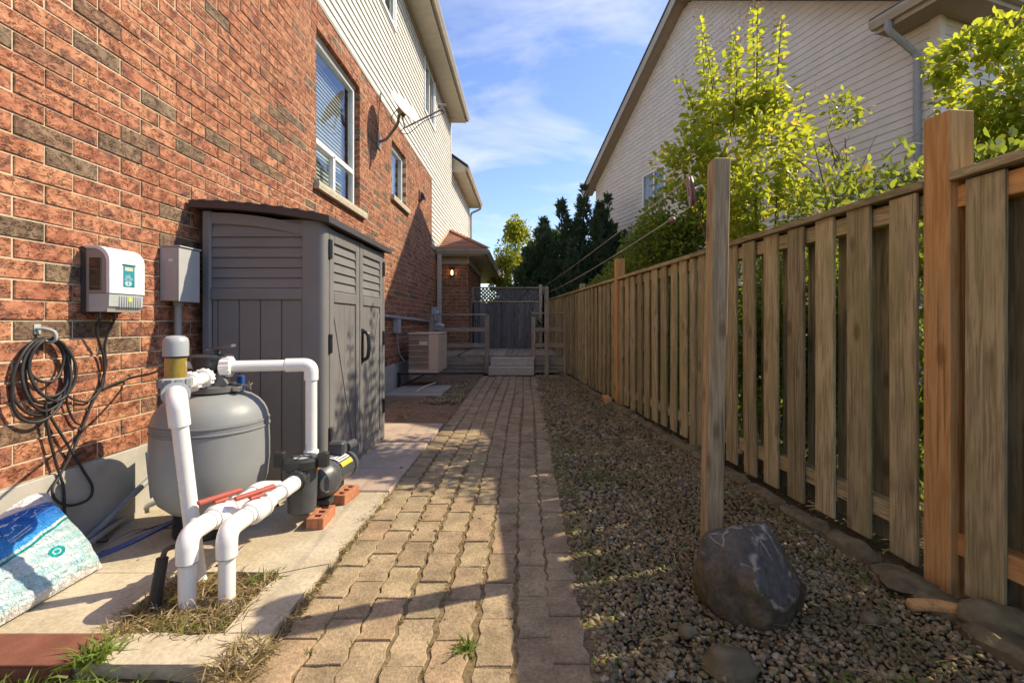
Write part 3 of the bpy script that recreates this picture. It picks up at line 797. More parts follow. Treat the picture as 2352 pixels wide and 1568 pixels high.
# lower eave further along, with its boxed return
yy = 14.25; i = 0
while yy < 18.7:
    box('soffit_panel', 'trim_beige', house, WX - .03, -1.82, yy, yy + .297, 5.70 + .003 * (i % 2), 5.72); yy += .3; i += 1
gutter('gutter', 'trim_tan', house, (-1.80, 14.2, 5.86), (-1.80, 18.75, 5.86), (1, 0, 0))
box('fascia', 'trim_beige', house, -1.818, -1.802, 14.2, 18.75, 5.68, 5.87, .003)
MB().prism([(-2.25, 0, 5.69), (-1.80, 0, 5.69), (-1.80, 0, 5.86), (-2.25, 0, 6.18)], (0, 14.18, 0), (0, 14.24, 0)).build('cornice_return', 'trim_beige', house)
MB().prism([(-1.72, 0, 5.87), (-1.72, 0, 5.91), (-5.0, 0, 8.2), (-5.0, 0, 8.14)], (0, 14.18, 0), (0, 18.75, 0)).build('roof', 'shingle_grey', house)
MB().tube(rounded([(-1.74, 18.45, 5.76), (-1.74, 18.45, 5.60), (-2.12, 18.42, 5.42), (-2.12, 18.42, 3.6)], .08), .04, 8).build('downspout', 'trim_tan', house, 40)

def window(parent, y0, y1, z0, z1, x, bars, frame=.05, blind=True, sill=True, name='window'):
    """frame with its panes, blind slats and stone sill; bars: list of (y0,z0,y1,z1) in 0..1"""
    fr = MB(); d0, d1 = x - .05, x + .02
    fr.box(d0, d1, y0, y0 + frame, z0, z1, .004).box(d0, d1, y1 - frame, y1, z0, z1, .004)
    fr.box(d0, d1, y0 + frame, y1 - frame, z0, z0 + frame, .004).box(d0, d1, y0 + frame, y1 - frame, z1 - frame, z1, .004)
    W, H = y1 - y0, z1 - z0
    for a, b, c_, d in bars:
        fr.box(d0 + .006, d1 - .004, y0 + W * a + frame * .2, y0 + W * c_ - frame * .2, z0 + H * b, z0 + H * d, .003)
    w = fr.build(name, 'trim_white', parent)
    hz = [b for b in bars if b[2] - b[0] > .8]; vt = [b for b in bars if b[2] - b[0] <= .8]
    if hz:
        hb = hz[0]; zz = z0 + H * (hb[1] + hb[3]) / 2
        box('pane', 'window_glass', w, x - .018, x - .012, y0 + frame, y1 - frame, zz + .02, z1 - frame)
        vb = vt[0]; ym = y0 + W * (vb[0] + vb[2]) / 2
        box('pane', 'window_glass', w, x - .030, x - .024, y0 + frame, ym, z0 + frame, zz - .02)
        box('pane', 'window_glass', w, x - .012, x - .006, ym, y1 - frame, z0 + frame, zz - .02)
    elif vt:
        vb = vt[0]; ym = y0 + W * (vb[0] + vb[2]) / 2
        box('pane', 'window_glass', w, x - .030, x - .024, y0 + frame, ym, z0 + frame, z1 - frame)
        box('pane', 'window_glass', w, x - .014, x - .008, ym, y1 - frame, z0 + frame, z1 - frame)
    else: box('pane', 'window_glass', w, x - .018, x - .012, y0 + frame, y1 - frame, z0 + frame, z1 - frame)
    if blind:
        n = int((H - .1) / .048)
        M = Matrix.Translation((x - .13, 0, z0 + .06)) @ Matrix.Rotation(R(66), 4, 'Y')
        src = MB().box(-.029, .029, y0 + .03, y1 - .03, -.0012, .0012, 0, M).build('blind_slat', 'blind', w)
        for i in range(1, n): inst(src, OFF[src.name] + Vector((0, 0, i * .048)), w, (0, 0, 0))
    box('room_dark', 'interior', w, x - .5, x - .48, y0 - .3, y1 + .3, z0 - .3, z1 + .3)
    return w
def sill(parent, y0, y1, z, h=.095):
    b = MB(); n = 10
    P = [(WX - .08, 0, z - h), (WX + .055, 0, z - h), (WX + .06, 0, z - h * .5), (WX + .055, 0, z - .012), (WX - .08, 0, z)]
    return b.prism(P, (0, y0, 0), (0, y1, 0)).build('stone_sill', 'stone_sill', parent)
w1 = window(house, 4.925, 6.215, 2.62, 4.215, -2.29, [(0, .285, 1, .325), (.47, 0, .53, .30)])
sill(house, 4.86, 6.36, 2.615)
box('lintel_trim', 'trim_beige', house, -2.31, WX - .055, 4.925, 6.215, 4.217, 4.245)
w2 = window(house, 7.725, 8.645, 3.24, 4.13, -2.29, [])
sill(house, 7.66, 8.76, 3.235)
box('lintel_trim', 'trim_beige', house, -2.31, WX - .055, 7.725, 8.645, 4.132, 4.156)
window(house, 6.75, 7.84, 6.08, 6.975, -2.21, [(.47, 0, .53, 1)])
window(house, 10.23, 11.30, 5.80, 6.93, -2.21, [(.47, 0, .53, 1)])
for (a, b, c_, d) in ((6.75, 7.84, 6.08, 6.975), (10.23, 11.30, 5.80, 6.93)):
    t_ = MB().box(WX - .03, WX + .03, a - .06, a - .002, c_ - .06, d, .003).box(WX - .03, WX + .03, b + .002, b + .06, c_ - .06, d, .003)
    t_.box(WX - .03, WX + .03, a - .002, b + .002, c_ - .06, c_ - .002, .003).build('window_casing', 'trim_white', house)

# projecting entry with hipped shingle roof, frieze, soffit, gutters and downspout
PX, PY = -1.46, 12.0
em = MB().box(-2.32, PX - .008, PY + .008, PY + .13, .2, 2.74).box(PX - .13, PX - .008, PY + .14, 15.5, .2, 2.74); em.build('wall', 'mortar', house)
eb = MB()
for (a, b, c_, d) in brick_cells(-2.199, PX, .42 - .089 * 2, 2.70, []):
    brick_geo(eb, a, b, c_, d, x=-PY, jit=random.uniform(-.002, .002), axis='x')
for (a, b, c_, d) in brick_cells(PY + .11, 15.5, .42 - .089 * 2, 2.70, []):
    brick_geo(eb, a, b, c_, d, x=PX, jit=random.uniform(-.002, .002))
stuff(eb.build('brickwork', 'brick', house))
box('frieze_board', 'trim_beige', house, -2.19, PX + .03, PY - .03, PY - .005, 2.62, 2.80)
box('frieze_board', 'trim_beige', house, PX + .004, PX + .03, PY - .004, 15.5, 2.62, 2.80)
box('soffit', 'trim_beige', house, -2.19, -1.03, 11.63, 20.3, 2.80, 2.82)
box('fascia', 'trim_beige', house, -2.19, -1.03, 11.60, 11.62, 2.78, 2.92, .003)
box('fascia', 'trim_beige', house, -1.025, -1.005, 11.60, 20.3, 2.78, 2.92, .003)
gutter('gutter', 'trim_tan', house, (-2.19, 11.598, 2.93), (-.90, 11.598, 2.93), (0, -1, 0))
gutter('gutter', 'trim_tan', house, (-1.003, 11.60, 2.93), (-1.003, 20.3, 2.93), (1, 0, 0))
A_, B_, C_ = Vector((-2.19, 11.50, 2.94)), Vector((-.92, 11.50, 2.94)), Vector((-2.19, 13.5, 3.78))
nrow = 9
for i in range(nrow):
    t0, t1 = i / nrow, (i + 1) / nrow + .02
    l0, r0, l1, r1 = A_.lerp(C_, t0), B_.lerp(C_, t0), A_.lerp(C_, min(t1, 1)), B_.lerp(C_, min(t1, 1))
    up = Vector((0, -.38, .92)) * .012
    MB().add([l0, r0, r1, l1, l0 + up, r0 + up, r1 + up * .15, l1 + up * .15], [(3, 2, 1, 0), (4, 5, 6, 7), (0, 1, 5, 4), (1, 2, 6, 5), (2, 3, 7, 6), (3, 0, 4, 7)]).build('shingle_course', 'shingle', house)
MB().add([(-.92, 11.50, 2.94), (-.92, 20.3, 2.94), (-2.19, 20.3, 3.78), (-2.19, 13.5, 3.78), (-.92, 11.5, 2.96), (-.92, 20.3, 2.96), (-2.19, 20.3, 3.80), (-2.19, 13.5, 3.80)],
         [(0, 1, 2, 3), (4, 7, 6, 5), (0, 4, 5, 1), (1, 5, 6, 2), (2, 6, 7, 3), (3, 7, 4, 0)]).build('roof', 'shingle', house)
MB().bar(B_ + Vector((0, 0, .022)), C_ + Vector((0, 0, .03)), .14, .018).build('hip_cap', 'shingle', house)
MB().bar((-2.17, 11.5, 2.96), (-2.17, 13.5, 3.80), .05, .06).build('flashing', 'trim_beige', house)
MB().box(-2.16, -2.06, 11.50, 11.57, .12, 2.80, .008).build('downspout', 'trim_beige', house)
lamp = thing('porch_lamp', 'small lit porch lantern glowing amber on the far brick entry wall', 'lamp', (-1.86, 11.94, 2.3))
MB().box(-1.90, -1.82, 11.965, 11.995, 2.29, 2.52, .006).build('back_plate', 'black_plastic', lamp)
MB().box(-1.91, -1.81, 11.87, 11.965, 2.475, 2.50, .006).box(-1.90, -1.82, 11.88, 11.96, 2.31, 2.325, .004).build('lantern_frame', 'black_plastic', lamp)
MB().lathe([(.016, 0), (.024, .03), (.022, .10), (.014, .12)], (-1.86, 11.92, 2.327), n=14).build('bulb_glass', 'lamp_glow', lamp, 40)

# ------------------------------------------------------------------ neighbour's house (own frame: y runs along its gable wall, -x faces the alley)
nb = thing('neighbour_house', 'beige sided house with steep gable end rising behind the right fence', 'house', (4.13, 11.8, 0), rz=.3194)
PK, PIT, SN, SF = 9.25, .655, -5.5, 5.05
def roof_z(s_): return PK - PIT * abs(s_)
z = .25; CS = .127
while z < PK - .05:
    zt = z + CS * .5
    if zt < 5.50: a, b = SN, SF
    else:
        half = (PK - z - CS) / PIT; a, b = -min(half, 5.02), min(half, SF)
    wins = [(.95, 1.95, 4.42, 5.36)]
    segs = [(a, b)]
    for o in wins:
        if o[2] < zt < o[3]: segs = [(a, o[0]), (o[1], b)]
    prof = [(.02, z + .002), (-.014, z + .002), (-.014, z + .011), (-.001, z + CS + .006), (.02, z + CS + .006)]
    for p, q in segs:
        if q - p > .05:
            lo = lambda zz: p if (z < 5.50 or p > a) else -min((PK - zz) / PIT, 5.02)
            hi = lambda zz: q if (z < 5.50 or q < b) else min((PK - zz) / PIT, SF)
            V = [(x_, lo(z_), z_) for x_, z_ in prof] + [(x_, hi(z_), z_) for x_, z_ in prof]
            MB().add(V, [(4, 3, 2, 1, 0), (5, 6, 7, 8, 9)] + [(i, (i + 1) % 5, 5 + (i + 1) % 5, 5 + i) for i in range(5)]).build('siding_board', 'siding_far', nb)
    z += CS
core = MB().prism([(.03, SN, 0), (.03, SF, 0), (.03, SF, roof_z(SF) - .02), (.03, 0, PK - .02), (.03, -5.02, roof_z(5.02) - .02), (.03, -5.02, 5.5), (.03, SN, 5.5)], (0, 0, 0), (9, 0, 0)); core.build('wall', 'siding_far', nb)
box('foundation', 'concrete_wall', nb, -.02, .028, SN, SF, -.2, .245)
# return wall near the camera, facing down the alley
z = .25
while z < 5.45:
    MB().prism([(.0, SN + .02, z + .002), (.0, SN - .014, z + .002), (.0, SN - .014, z + .011), (.0, SN - .001, z + CS + .006), (.0, SN + .02, z + CS + .006)], (.05, 0, 0), (9, 0, 0)).build('siding_board', 'siding_far', nb); z += CS
MB().box(-.03, .07, SN - .035, SN + .10, .2, 5.45, .004).build('corner_trim', 'siding_far', nb)
# rakes: soffit, fascia, shingle edge and roof slopes
for sgn, end in ((1, SF + .38), (-1, 5.05)):
    def rp(s_, x, dz): return Vector((x, sgn * s_, PK - PIT * s_ + dz))
    def strip(nm, mt, xa, xb, d0, d1):
        MB().add([rp(0, xa, d0), rp(0, xb, d0), rp(0, xb, d1), rp(0, xa, d1), rp(end, xa, d0), rp(end, xb, d0), rp(end, xb, d1), rp(end, xa, d1)],
                 [(0, 1, 2, 3), (7, 6, 5, 4), (0, 4, 5, 1), (1, 5, 6, 2), (2, 6, 7, 3), (3, 7, 4, 0)]).build(nm, mt, nb)
    strip('rake_soffit', 'soffit_brown', -.34, .04, .012, .03)
    strip('fascia', 'trim_tan', -.362, -.342, -.05, .20)
    strip('roof', 'shingle_grey', -.39, 9.0, .205, .245)
# near eave: soffit, fascia, gutter, low roof
box('soffit', 'soffit_brown', nb, -.42, .02, SN - .42, -4.92, 5.44, 5.46)
box('fascia', 'trim_tan', nb, -.44, -.422, SN - .42, -4.92, 5.42, 5.58, .003)
gutter('gutter', 'trim_tan', nb, (-.442, -4.90, 5.60), (-.442, SN - .44, 5.60), (-1, 0, 0))
gutter('gutter', 'trim_tan', nb, (-.44, SN - .442, 5.60), (9, SN - .442, 5.60), (0, -1, 0))
box('fascia', 'trim_tan', nb, -.42, 9, SN - .44, SN - .422, 5.42, 5.58, .003)
box('soffit', 'soffit_brown', nb, .025, 9, SN - .42, SN - .02, 5.44, 5.46)
MB().add([(-.54, SN - .54, 5.61), (9, SN - .54, 5.61), (9, -4.9, 7.4), (.6, -4.9, 6.35), (-.54, -4.9, 5.61), (-.54, SN - .54, 5.64), (9, SN - .54, 5.64), (9, -4.9, 7.43), (.6, -4.9, 6.38), (-.54, -4.9, 5.64)],
         [(0, 1, 2, 3), (0, 3, 4), (5, 8, 7, 6), (5, 9, 8), (0, 5, 6, 1), (4, 9, 5, 0)]).build('roof', 'shingle_grey', nb)
MB().tube(rounded([(-.49, -5.14, 5.49), (-.49, -5.14, 5.36), (-.06, -5.25, 5.02), (-.06, -5.25, .2)], .10), .048, 8).build('downspout', 'conduit_grey', nb, 40)
nw = MB().box(-.05, .03, .90, .95, 4.37, 5.41, .004).box(-.05, .03, 1.95, 2.0, 4.37, 5.41, .004).box(-.05, .03, .95, 1.95, 5.36, 5.41, .004).box(-.05, .03, .95, 1.95, 4.37, 4.42, .004).box(-.04, .02, 1.42, 1.47, 4.42, 5.36, .004).build('window', 'trim_white', nb)
box('pane', 'window_glass', nw, -.012, -.006, .95, 1.42, 4.42, 5.36); box('pane', 'window_glass', nw, -.018, -.012, 1.47, 1.95, 4.42, 5.36)

# ------------------------------------------------------------------ board-on-board fence (own frame along its run)
FA = .1066
fence = thing('board_fence', 'weathered board-on-board wooden fence with flat cap running down the right side', 'fence', (2.035, 0, 0), rz=FA)
posts = [-.25, 2.0, 4.27, 6.53, 8.79, 11.05, 12.85]
FH = 1.74
fr_ = None; bk = None
def picket(t0, t1, mat='fence_z', w=.14):
    """front and back boards of one bay"""
    global fr_, bk
    n = int((t1 - t0) / .236); pitch = (t1 - t0) / n
    for i in range(n):
        tc_ = t0 + pitch * (i + .5)
        m = 'new_z' if (t0 < 1.5 and i >= n - 1) else mat
        z0 = .03 + random.uniform(-.012, .012)
        lean = random.gauss(0, .0035)
        if fr_ is None:
            fr_ = MB().box(-.009, .009, -w / 2, w / 2, 0, FH - .07, .002).build('board', 'fence_z', fence); put(fr_, Vector((-.050, tc_, z0)), fence)
            bk = MB().box(-.009, .009, -.062, .062, 0, FH - .07, .002).build('board', 'fence_z', fence); put(bk, Vector((.048, tc_ + pitch / 2 + .075, z0)), fence); continue
        o = inst(fr_, (-.050 - random.uniform(0, .003), tc_ + random.gauss(0, .004), z0), fence, (lean, random.gauss(0, .003), random.gauss(0, .02)))
        if tc_ + pitch / 2 < t1 - .08 or True:
            q = inst(bk, (.048, min(tc_ + pitch / 2 + .075, t1 - .03), z0), fence, (random.gauss(0, .004), 0, 0))
            if m != 'fence_z': q.data = bknew.data
for (a, b) in zip(posts, posts[1:]):
    bknew = None
    if a < 1.5:
        bknew = MB().box(-.009, .009, -.07, .07, 0, FH - .07, .002).build('board', 'new_z', fence); put(bknew, Vector((.048, 1.90, .03)), fence)
    picket(a + .06, b - .06)
    for z0, z1, m in ((FH - .145, FH - .055, 'fence_y'), (.16, .25, 'fence_y')):
        box('rail', 'new_y' if a < 1.5 else m, fence, -.038, .038, a + .055, b - .055, z0, z1, .003)
    box('cap_rail', 'fence_y', fence, -.082, .078, a + (.058 if a in (2.0, 6.53) or a < 1 else .003), b - (.058 if b in (2.0, 6.53) else .003), FH - .036, FH, .003)
for p in posts:
    tall = p in (2.0, 6.53); h = 2.0 if tall else FH - .04
    hw = .058 if tall else .045
    m = 'new_z' if tall else 'fence_z'
    if p == 8.79: h = FH + .10
    MB().box(-hw - .016, hw - .016, p - hw, p + hw, -.2, h, .004).build('post', m, fence)
# short new block at the foot of the second orange post
blk = box('wood_block', 'new_y', None, 1.10, 1.19, 6.36, 6.66, 0, .085, .004); tag(blk, 'short pale wood offcut lying at the foot of the orange fence post', 'offcut')

# stone edging along the foot of the fence
g_ed = 'edging stones along the foot of the fence'
t_ = 1.05; i = 0
ENAMES = ['lowest edging stone by the right picture edge', 'flat grey edging stone in front of the tall orange post']
while t_ < 12.0:
    L = random.uniform(.26, .40)
    b = MB(); n = 7; V = []
    w0 = .060 + random.uniform(-.01, .012); hh = .042 + random.uniform(-.012, .014)
    for j in range(n + 1):
        u = j / n; e = min(1, 5 * min(u, 1 - u) + .45)
        for (px_, pz) in ((-w0, -.05), (-w0, hh * .55), (-w0 * .55, hh), (w0 * .55, hh * .97), (w0, hh * .5), (w0, -.05)):
            V.append((px_ * e + random.uniform(-.011, .011), t_ + u * (L - .012), pz * (e if pz > 0 else 1) + random.uniform(-.010, .008)))
    F = [(j * 6 + k, j * 6 + (k + 1) % 6, (j + 1) * 6 + (k + 1) % 6, (j + 1) * 6 + k) for j in range(n) for k in range(6)] + [tuple(range(6))[::-1], tuple(n * 6 + k for k in range(6))]
    rotm = Matrix.Translation((2.035, 0, 0)) @ Matrix.Rotation(FA, 4, 'Z') @ Matrix.Translation((-.165 - .05 * max(0, 2.4 - t_), 0, 0))
    o = b.add(V, F, rotm).build('edging_stone', 'edging', None, 32)
    ordn = ['nearest', 'second', 'third', 'fourth', 'fifth', 'sixth', 'seventh', 'eighth', 'ninth', 'tenth', 'eleventh', 'twelfth', 'thirteenth', 'fourteenth', 'fifteenth', 'sixteenth']
    if i < len(ordn): tag(o, f'brown stone edging block at the fence foot, {ordn[i]} from the camera' if i else 'brown stone edging block at the fence foot, nearest to the camera', 'edging stone', g_ed)
    else: tag(o, 'brown stone edging block far along the fence foot near the deck', 'edging stone', g_ed)
    t_ += L; i += 1

# ------------------------------------------------------------------ deck, railings, steps and back screen
deck = thing('wooden_deck', 'low grey wooden deck with railings across the far end of the alley', 'deck', (-.6, 11.4, 0))
xx = -1.42
DZ = .405; i = 0
def deck_board(x, y0):
    box('deck_board', 'deck_y', deck, x, x + .134, y0, 12.75, DZ - .032, DZ + random.uniform(-.002, .002), .003)
while xx < .80: deck_board(xx, 10.2); xx += .141
xx = -2.18
while xx < -1.5: box('deck_board', 'deck_y', deck, xx, xx + .134, 10.2, 11.96, DZ - .032, DZ, .003); xx += .141
box('rim_joist', 'deck_x', deck, -2.18, .93, 10.215, 10.255, DZ - .22, DZ - .034, .003)
for x0, x1 in ((-2.1, -.85), (.22, .92)):
    for z in (.06, .15): box('skirt_board', 'deck_x', deck, x0, x1, 10.26, 10.28, z - .05, z + .032)
def dpost(x, h): box('post', 'deck_z', deck, x - .045, x + .045, 10.12, 10.21, 0, h, .004)
for x, h in ((-2.03, 1.27), (-.82, 1.27), (.19, 1.24), (.885, 1.30)): dpost(x, h)
for x0, x1 in ((-1.98, -.868), (.238, .838)):
    for z in (.62, .96): box('rail', 'deck_x', deck, x0, x1, 10.145, 10.183, z - .045, z + .045, .003)
box('top_rail', 'deck_x', deck, -2.08, -.775, 10.10, 10.23, 1.272, 1.305, .003)
box('top_rail', 'deck_x', deck, .145, .93, 10.10, 10.23, 1.302 if False else 1.305, 1.335, .003)
steps = thing('concrete_steps', 'two pale precast steps leading up to the wooden deck', 'steps', (-.27, 9.95, 0))
MB().box(-.765, .20, 9.80, 10.11, 0, .185, .012).build('tread_block', 'step_grey', steps)
MB().box(-.735, .205, 9.96, 10.112, .187, .368, .012).build('tread_block', 'step_grey', steps)
scr = thing('lattice_screen', 'dark board privacy screen with lattice top behind the deck', 'screen', (-.5, 12.8, 0))
xx = -1.44; i = 0
while xx < .36:
    if i % 2 == 0: box('board', 'blue_board', scr, xx, xx + .14, 12.800, 12.818, .40, 1.66, .002)
    else: box('board', 'blue_board', scr, xx - .02, xx + .12, 12.83, 12.848, .40, 1.66, .002)
    xx += .105; i += 1
for z in (.55, 1.60): box('rail', 'deck_x', scr, -1.45, .40, 12.850, 12.89, z - .045, z + .045)
box('rail', 'deck_x', scr, -1.45, .40, 12.79, 12.89, 1.67, 1.71, .003)
box('cap_rail', 'deck_x', scr, -1.45, .40, 12.77, 12.90, 2.055, 2.085, .003)
for x in (-1.44, .44): box('post', 'deck_z', scr, x - .045, x + .045, 12.80, 12.89, 0, 2.16 if x > 0 else 2.05, .004)
LZ0, LZ1 = 1.715, 2.05
for sg, yy in ((1, 12.825), (-1, 12.838)):
    s_ = -1.40 - .35
    while s_ < .40:
        a = Vector((s_, yy, LZ0)); b = Vector((s_ + (LZ1 - LZ0), yy, LZ1))
        if sg < 0: a.z, b.z = LZ1, LZ0
        def cut(p, q):
            t0 = max(0, (-1.39 - p.x) / (q.x - p.x)); t1 = min(1, (.39 - p.x) / (q.x - p.x)); return p.lerp(q, t0), p.lerp(q, t1)
        if b.x > -1.37 and a.x < .37:
            p, q = cut(a, b)
            if (q - p).length > .03: MB().bar(p, q, .010, .038, up=(0, 0, 1)).build('lattice_slat', 'blue_board', scr)
        s_ += .098
gl = box('garden_stake', 'line_white', None, .24, .90, 9.72, 9.735, 0, .012); tag(gl, 'thin pale rod lying on the ground before the deck', 'rod')

# ------------------------------------------------------------------ satellite dish, wall vent
dish = thing('satellite_dish', 'grey satellite dish on a bent arm beside the big window', 'satellite dish', (-2.19, 7.0, 3.83))
box('wall_foot', 'dish_arm', dish, -2.198, -2.178, 6.93, 7.07, 3.72, 3.94, .004)
Dc = Vector((-1.80, 6.92, 4.27)); Dn = Vector((.76, -.33, .56)).normalized()
MB().tube(rounded([(-2.18, 7.0, 3.83), (-2.08, 7.0, 3.86), Dc - Dn * .12 + Vector((0, 0, -.12)), Dc - Dn * .10], .06), .021, 10).build('mast', 'dish_arm', dish, 40)
u_ = Dn.orthogonal().normalized()
prof = [(.001, 0), (.10, .007), (.20, .028), (.285, .060), (.29, .058), (.285, .053), (.20, .020), (.10, -.001), (.001, -.008)]
MB().lathe(prof, Dc, Dn, 36).build('reflector', 'dish_grey', dish, 40)
MB().box(-.05, .05, -.06, .06, -.075, .0, .008, Matrix.Translation(Dc - Dn * .005) @ Dn.to_track_quat('Z', 'Y').to_matrix().to_4x4()).build('bracket', 'dish_arm', dish)
low = Dc + Vector((.02, -.01, -.27)); lnb = Dc + Vector((.55, .05, .02)) + Dn * .02
MB().tube([Dc - Dn * .03 + Vector((0, 0, -.05)), low, low.lerp(lnb, .3), lnb], .013, 8).build('feed_arm', 'dish_arm', dish, 40)
MB().lathe([(.028, -.06), (.028, .02), (.035, .03), (.035, .06)], lnb + Vector((0, 0, .05)), (Dc - lnb), 14).box(lnb.x - .03, lnb.x + .03, lnb.y - .03, lnb.y + .03, lnb.z - .03, lnb.z + .05, .006).build('receiver_head', 'dish_arm', dish, 40)
MB().tube(spline([Dc - Dn * .05, Dc + Vector((-.12, .06, .02)), Dc + Vector((-.2, .05, -.12)), Dc + Vector((-.12, .03, -.25)), (-2.05, 7.0, 3.9)]), .006, 6).build('cable', 'rubber', dish, 60)
MB().tube(spline([low, low + Vector((-.08, .02, -.06)), low + Vector((.06, .02, -.07)), low.lerp(lnb, .5) + Vector((0, 0, -.05)), lnb + Vector((.02, 0, -.06)), lnb + Vector((.05, 0, -.02)), lnb]), .005, 6).build('cable', 'rubber', dish, 60)
MB().tube(spline([(-2.19, 7.02, 4.45), (-2.17, 7.0, 4.55), (-2.15, 6.97, 4.5), (-2.185, 6.96, 4.2), (-2.185, 6.97, 3.9)]), .006, 6).build('cable', 'rubber', dish, 60)
vent = thing('wall_vent_hood', 'small dark vent hood high on the brick wall near its far end', 'vent', (-2.19, 9.75, 3.7))
MB().box(-2.197, -2.16, 9.66, 9.84, 3.66, 3.86, .005).build('plate', 'dish_arm', vent)
MB().prism([(-2.158, 9.68, 3.84), (-2.10, 9.68, 3.78), (-2.07, 9.68, 3.69), (-2.158, 9.68, 3.69)], (0, 0, 0), (0, .14, 0)).build('hood', 'black_plastic', vent)

# ------------------------------------------------------------------ resin storage shed
shed = thing('storage_shed', 'tall grey-brown resin storage shed with double doors against the brick wall', 'shed', (-1.72, 3.72, .02))
SX0, SX1, SY0, SY1 = -2.13, -1.32, 3.07, 4.40
box('floor', 'shed', shed, SX0 + .01, SX1 - .02, SY0 + .02, SY1 - .02, .018, .06, .004)
box('back_wall', 'shed', shed, SX0, SX0 + .03, SY0 + .06, SY1 - .06, .06, 1.86)
box('far_wall', 'shed', shed, SX0 + .03, SX1 - .05, SY1 - .035, SY1 - .005, .06, 1.80)
box('inner_panel', 'shed', shed, SX0 + .06, SX1 - .09, SY0 + .022, SY0 + .04, .06, 1.80)
MB().box(SX0, SX0 + .062, SY0 - .004, SY0 + .06, .02, 1.86, .012).build('corner_post', 'shed', shed, 30)
cp = [(SX1 - .145, SY0), (SX1 - .045, SY0), (SX1 - .018, SY0 + .008), (SX1 - .004, SY0 + .026), (SX1, SY0 + .05), (SX1, SY0 + .075), (SX1 - .03, SY0 + .075), (SX1 - .145, SY0 + .03)]
MB().prism([(x, y, 0) for x, y in cp], (0, 0, .02), (0, 0, 1.79)).build('corner_post', 'shed', shed, 40)
MB().box(SX1 - .06, SX1, SY1 - .06, SY1, .02, 1.79, .012).build('corner_post', 'shed', shed, 30)
PXA, PXB = SX0 + .064, SX1 - .147
n_ = 9; arch = []
for i in range(n_ + 1):
    u = i / n_; arch.append((PXA + (PXB - PXA) * u, 1.845 - .075 * u * u - .01 * u))
MB().prism([(x, SY0 + .004, z) for x, z in arch] + [(x, SY0 + .004, z - .075 + .01 * i / n_) for i, (x, z) in reversed(list(enumerate(arch)))], (0, 0, 0), (0, .02, 0)).build('arch_band', 'shed', shed)
for i in range(6):
    z0 = 1.345 + i * .0675; z1 = z0 + .066
    MB().prism([(PXA, SY0 + .006, z0 + .003), (PXA, SY0 + .022, z0 + .003), (PXA, SY0 + .022, z1 - .001), (PXA, SY0 + .017, z1 - .001), (PXA, SY0 + .008, z0 + .010)], (0, 0, 0), (PXB - PXA, 0, 0)).build('slat', 'shed', shed)
MB().box(PXA - .004, PXB + .002, SY0 - .002, SY0 + .02, 1.268, 1.345, .005).build('band', 'shed', shed)
pw = (PXB - PXA) / 4.25
for i in range(5):
    x0 = PXA + i * pw - (.75 * pw if i else 0); x1 = PXA + (i + .25) * pw if i else PXA + .25 * pw
    x0, x1 = (PXA, PXA + .25 * pw) if i == 0 else (PXA + (i - .75) * pw, PXA + (i + .25) * pw)
    box('plank', 'shed', shed, x0 + .003, x1 - .003, SY0 + .010, SY0 + .021, .06, 1.267, .003)
box('base_band', 'shed', shed, PXA - .002, PXB + .002, SY0 + .003, SY0 + .021, .022, .058, .004)
def door(y0, y1, near):
    D = MB().box(SX1 - .045, SX1 - .016, y0, y1, .05, 1.765, .005).build('door', 'shed', shed)
    X0, X1 = SX1 - .0155, SX1 + .0
    st = .075
    MB().box(X0, X1, y0 + .004, y0 + st, .055, 1.76, .004).build('stile', 'shed', D)
    MB().box(X0, X1, y1 - st, y1 - .004, .055, 1.76, .004).build('stile', 'shed', D)
    for z0, z1 in ((1.665, 1.755), (1.255, 1.335), (.058, .14)): MB().box(X0, X1 + .002, y0 + st + .002, y1 - st - .002, z0, z1, .005).build('cross_rail', 'shed', D)
    for i in range(5):
        z0 = 1.338 + i * .0655
        MB().prism([(X0 + .001, y0 + st + .003, z0 + .060), (X0 + .001, y0 + st + .003, z0 + .003), (X0 + .012, y0 + st + .003, z0 + .003), (X0 + .010, y0 + st + .003, z0 + .012)], (0, 0, 0), (0, y1 - y0 - 2 * st - .006, 0)).build('louver', 'shed', D)
    w = (y1 - y0 - 2 * st - .006) / 4
    for i in range(4): MB().box(X0, X0 + .006, y0 + st + .004 + i * w, y0 + st + .001 + (i + 1) * w, .143, 1.252, .002).build('panel_board', 'shed', D)
    a, b = (Vector((X0 + .009, y0 + st + .02, 1.20)), Vector((X0 + .009, y1 - st - .03, .18)))
    if not near: a.y, b.y = y1 - st - .02, y0 + st + .03
    MB().bar(a, b, .0045, .05, up=(0, 0, 1), c=.0015).build('brace', 'shed', D)
    return D
d1 = door(SY0 + .085, 3.728, True); d2 = door(3.736, SY1 - .065, False)
hp = [Vector((SX1 + .002, 3.79, 1.05)), Vector((SX1 + .045, 3.79, 1.03)), Vector((SX1 + .055, 3.79, .93)), Vector((SX1 + .045, 3.79, .83)), Vector((SX1 + .002, 3.79, .81))]
MB().tube(rounded(hp, .03), .015, 8).build('handle', 'black_plastic', d2, 40)
MB().box(SX1 - .0, SX1 + .006, 3.762, 3.812, .79, 1.07, .003).build('handle_plate', 'black_plastic', d2)
for D, yy in ((d1, SY0 + .078), (d2, SY1 - .062)):
    for z in (1.55, .91, .28):
        MB().box(SX1 - .006, SX1 + .016, yy - .016, yy + .02, z, z + .13, .004).build('hinge', 'black_plastic', D)
box('latch_plate', 'steel', shed, SX1 + .001, SX1 + .004, 3.70, 3.728, .10, .16)
rf = MB(); n_ = 10; top = []
for i in range(n_ + 1):
    u = i / n_; top.append((SX0 - .05 + (SX1 + .05 - SX0 + .05) * u, 1.915 - .085 * u * u - .015 * u))
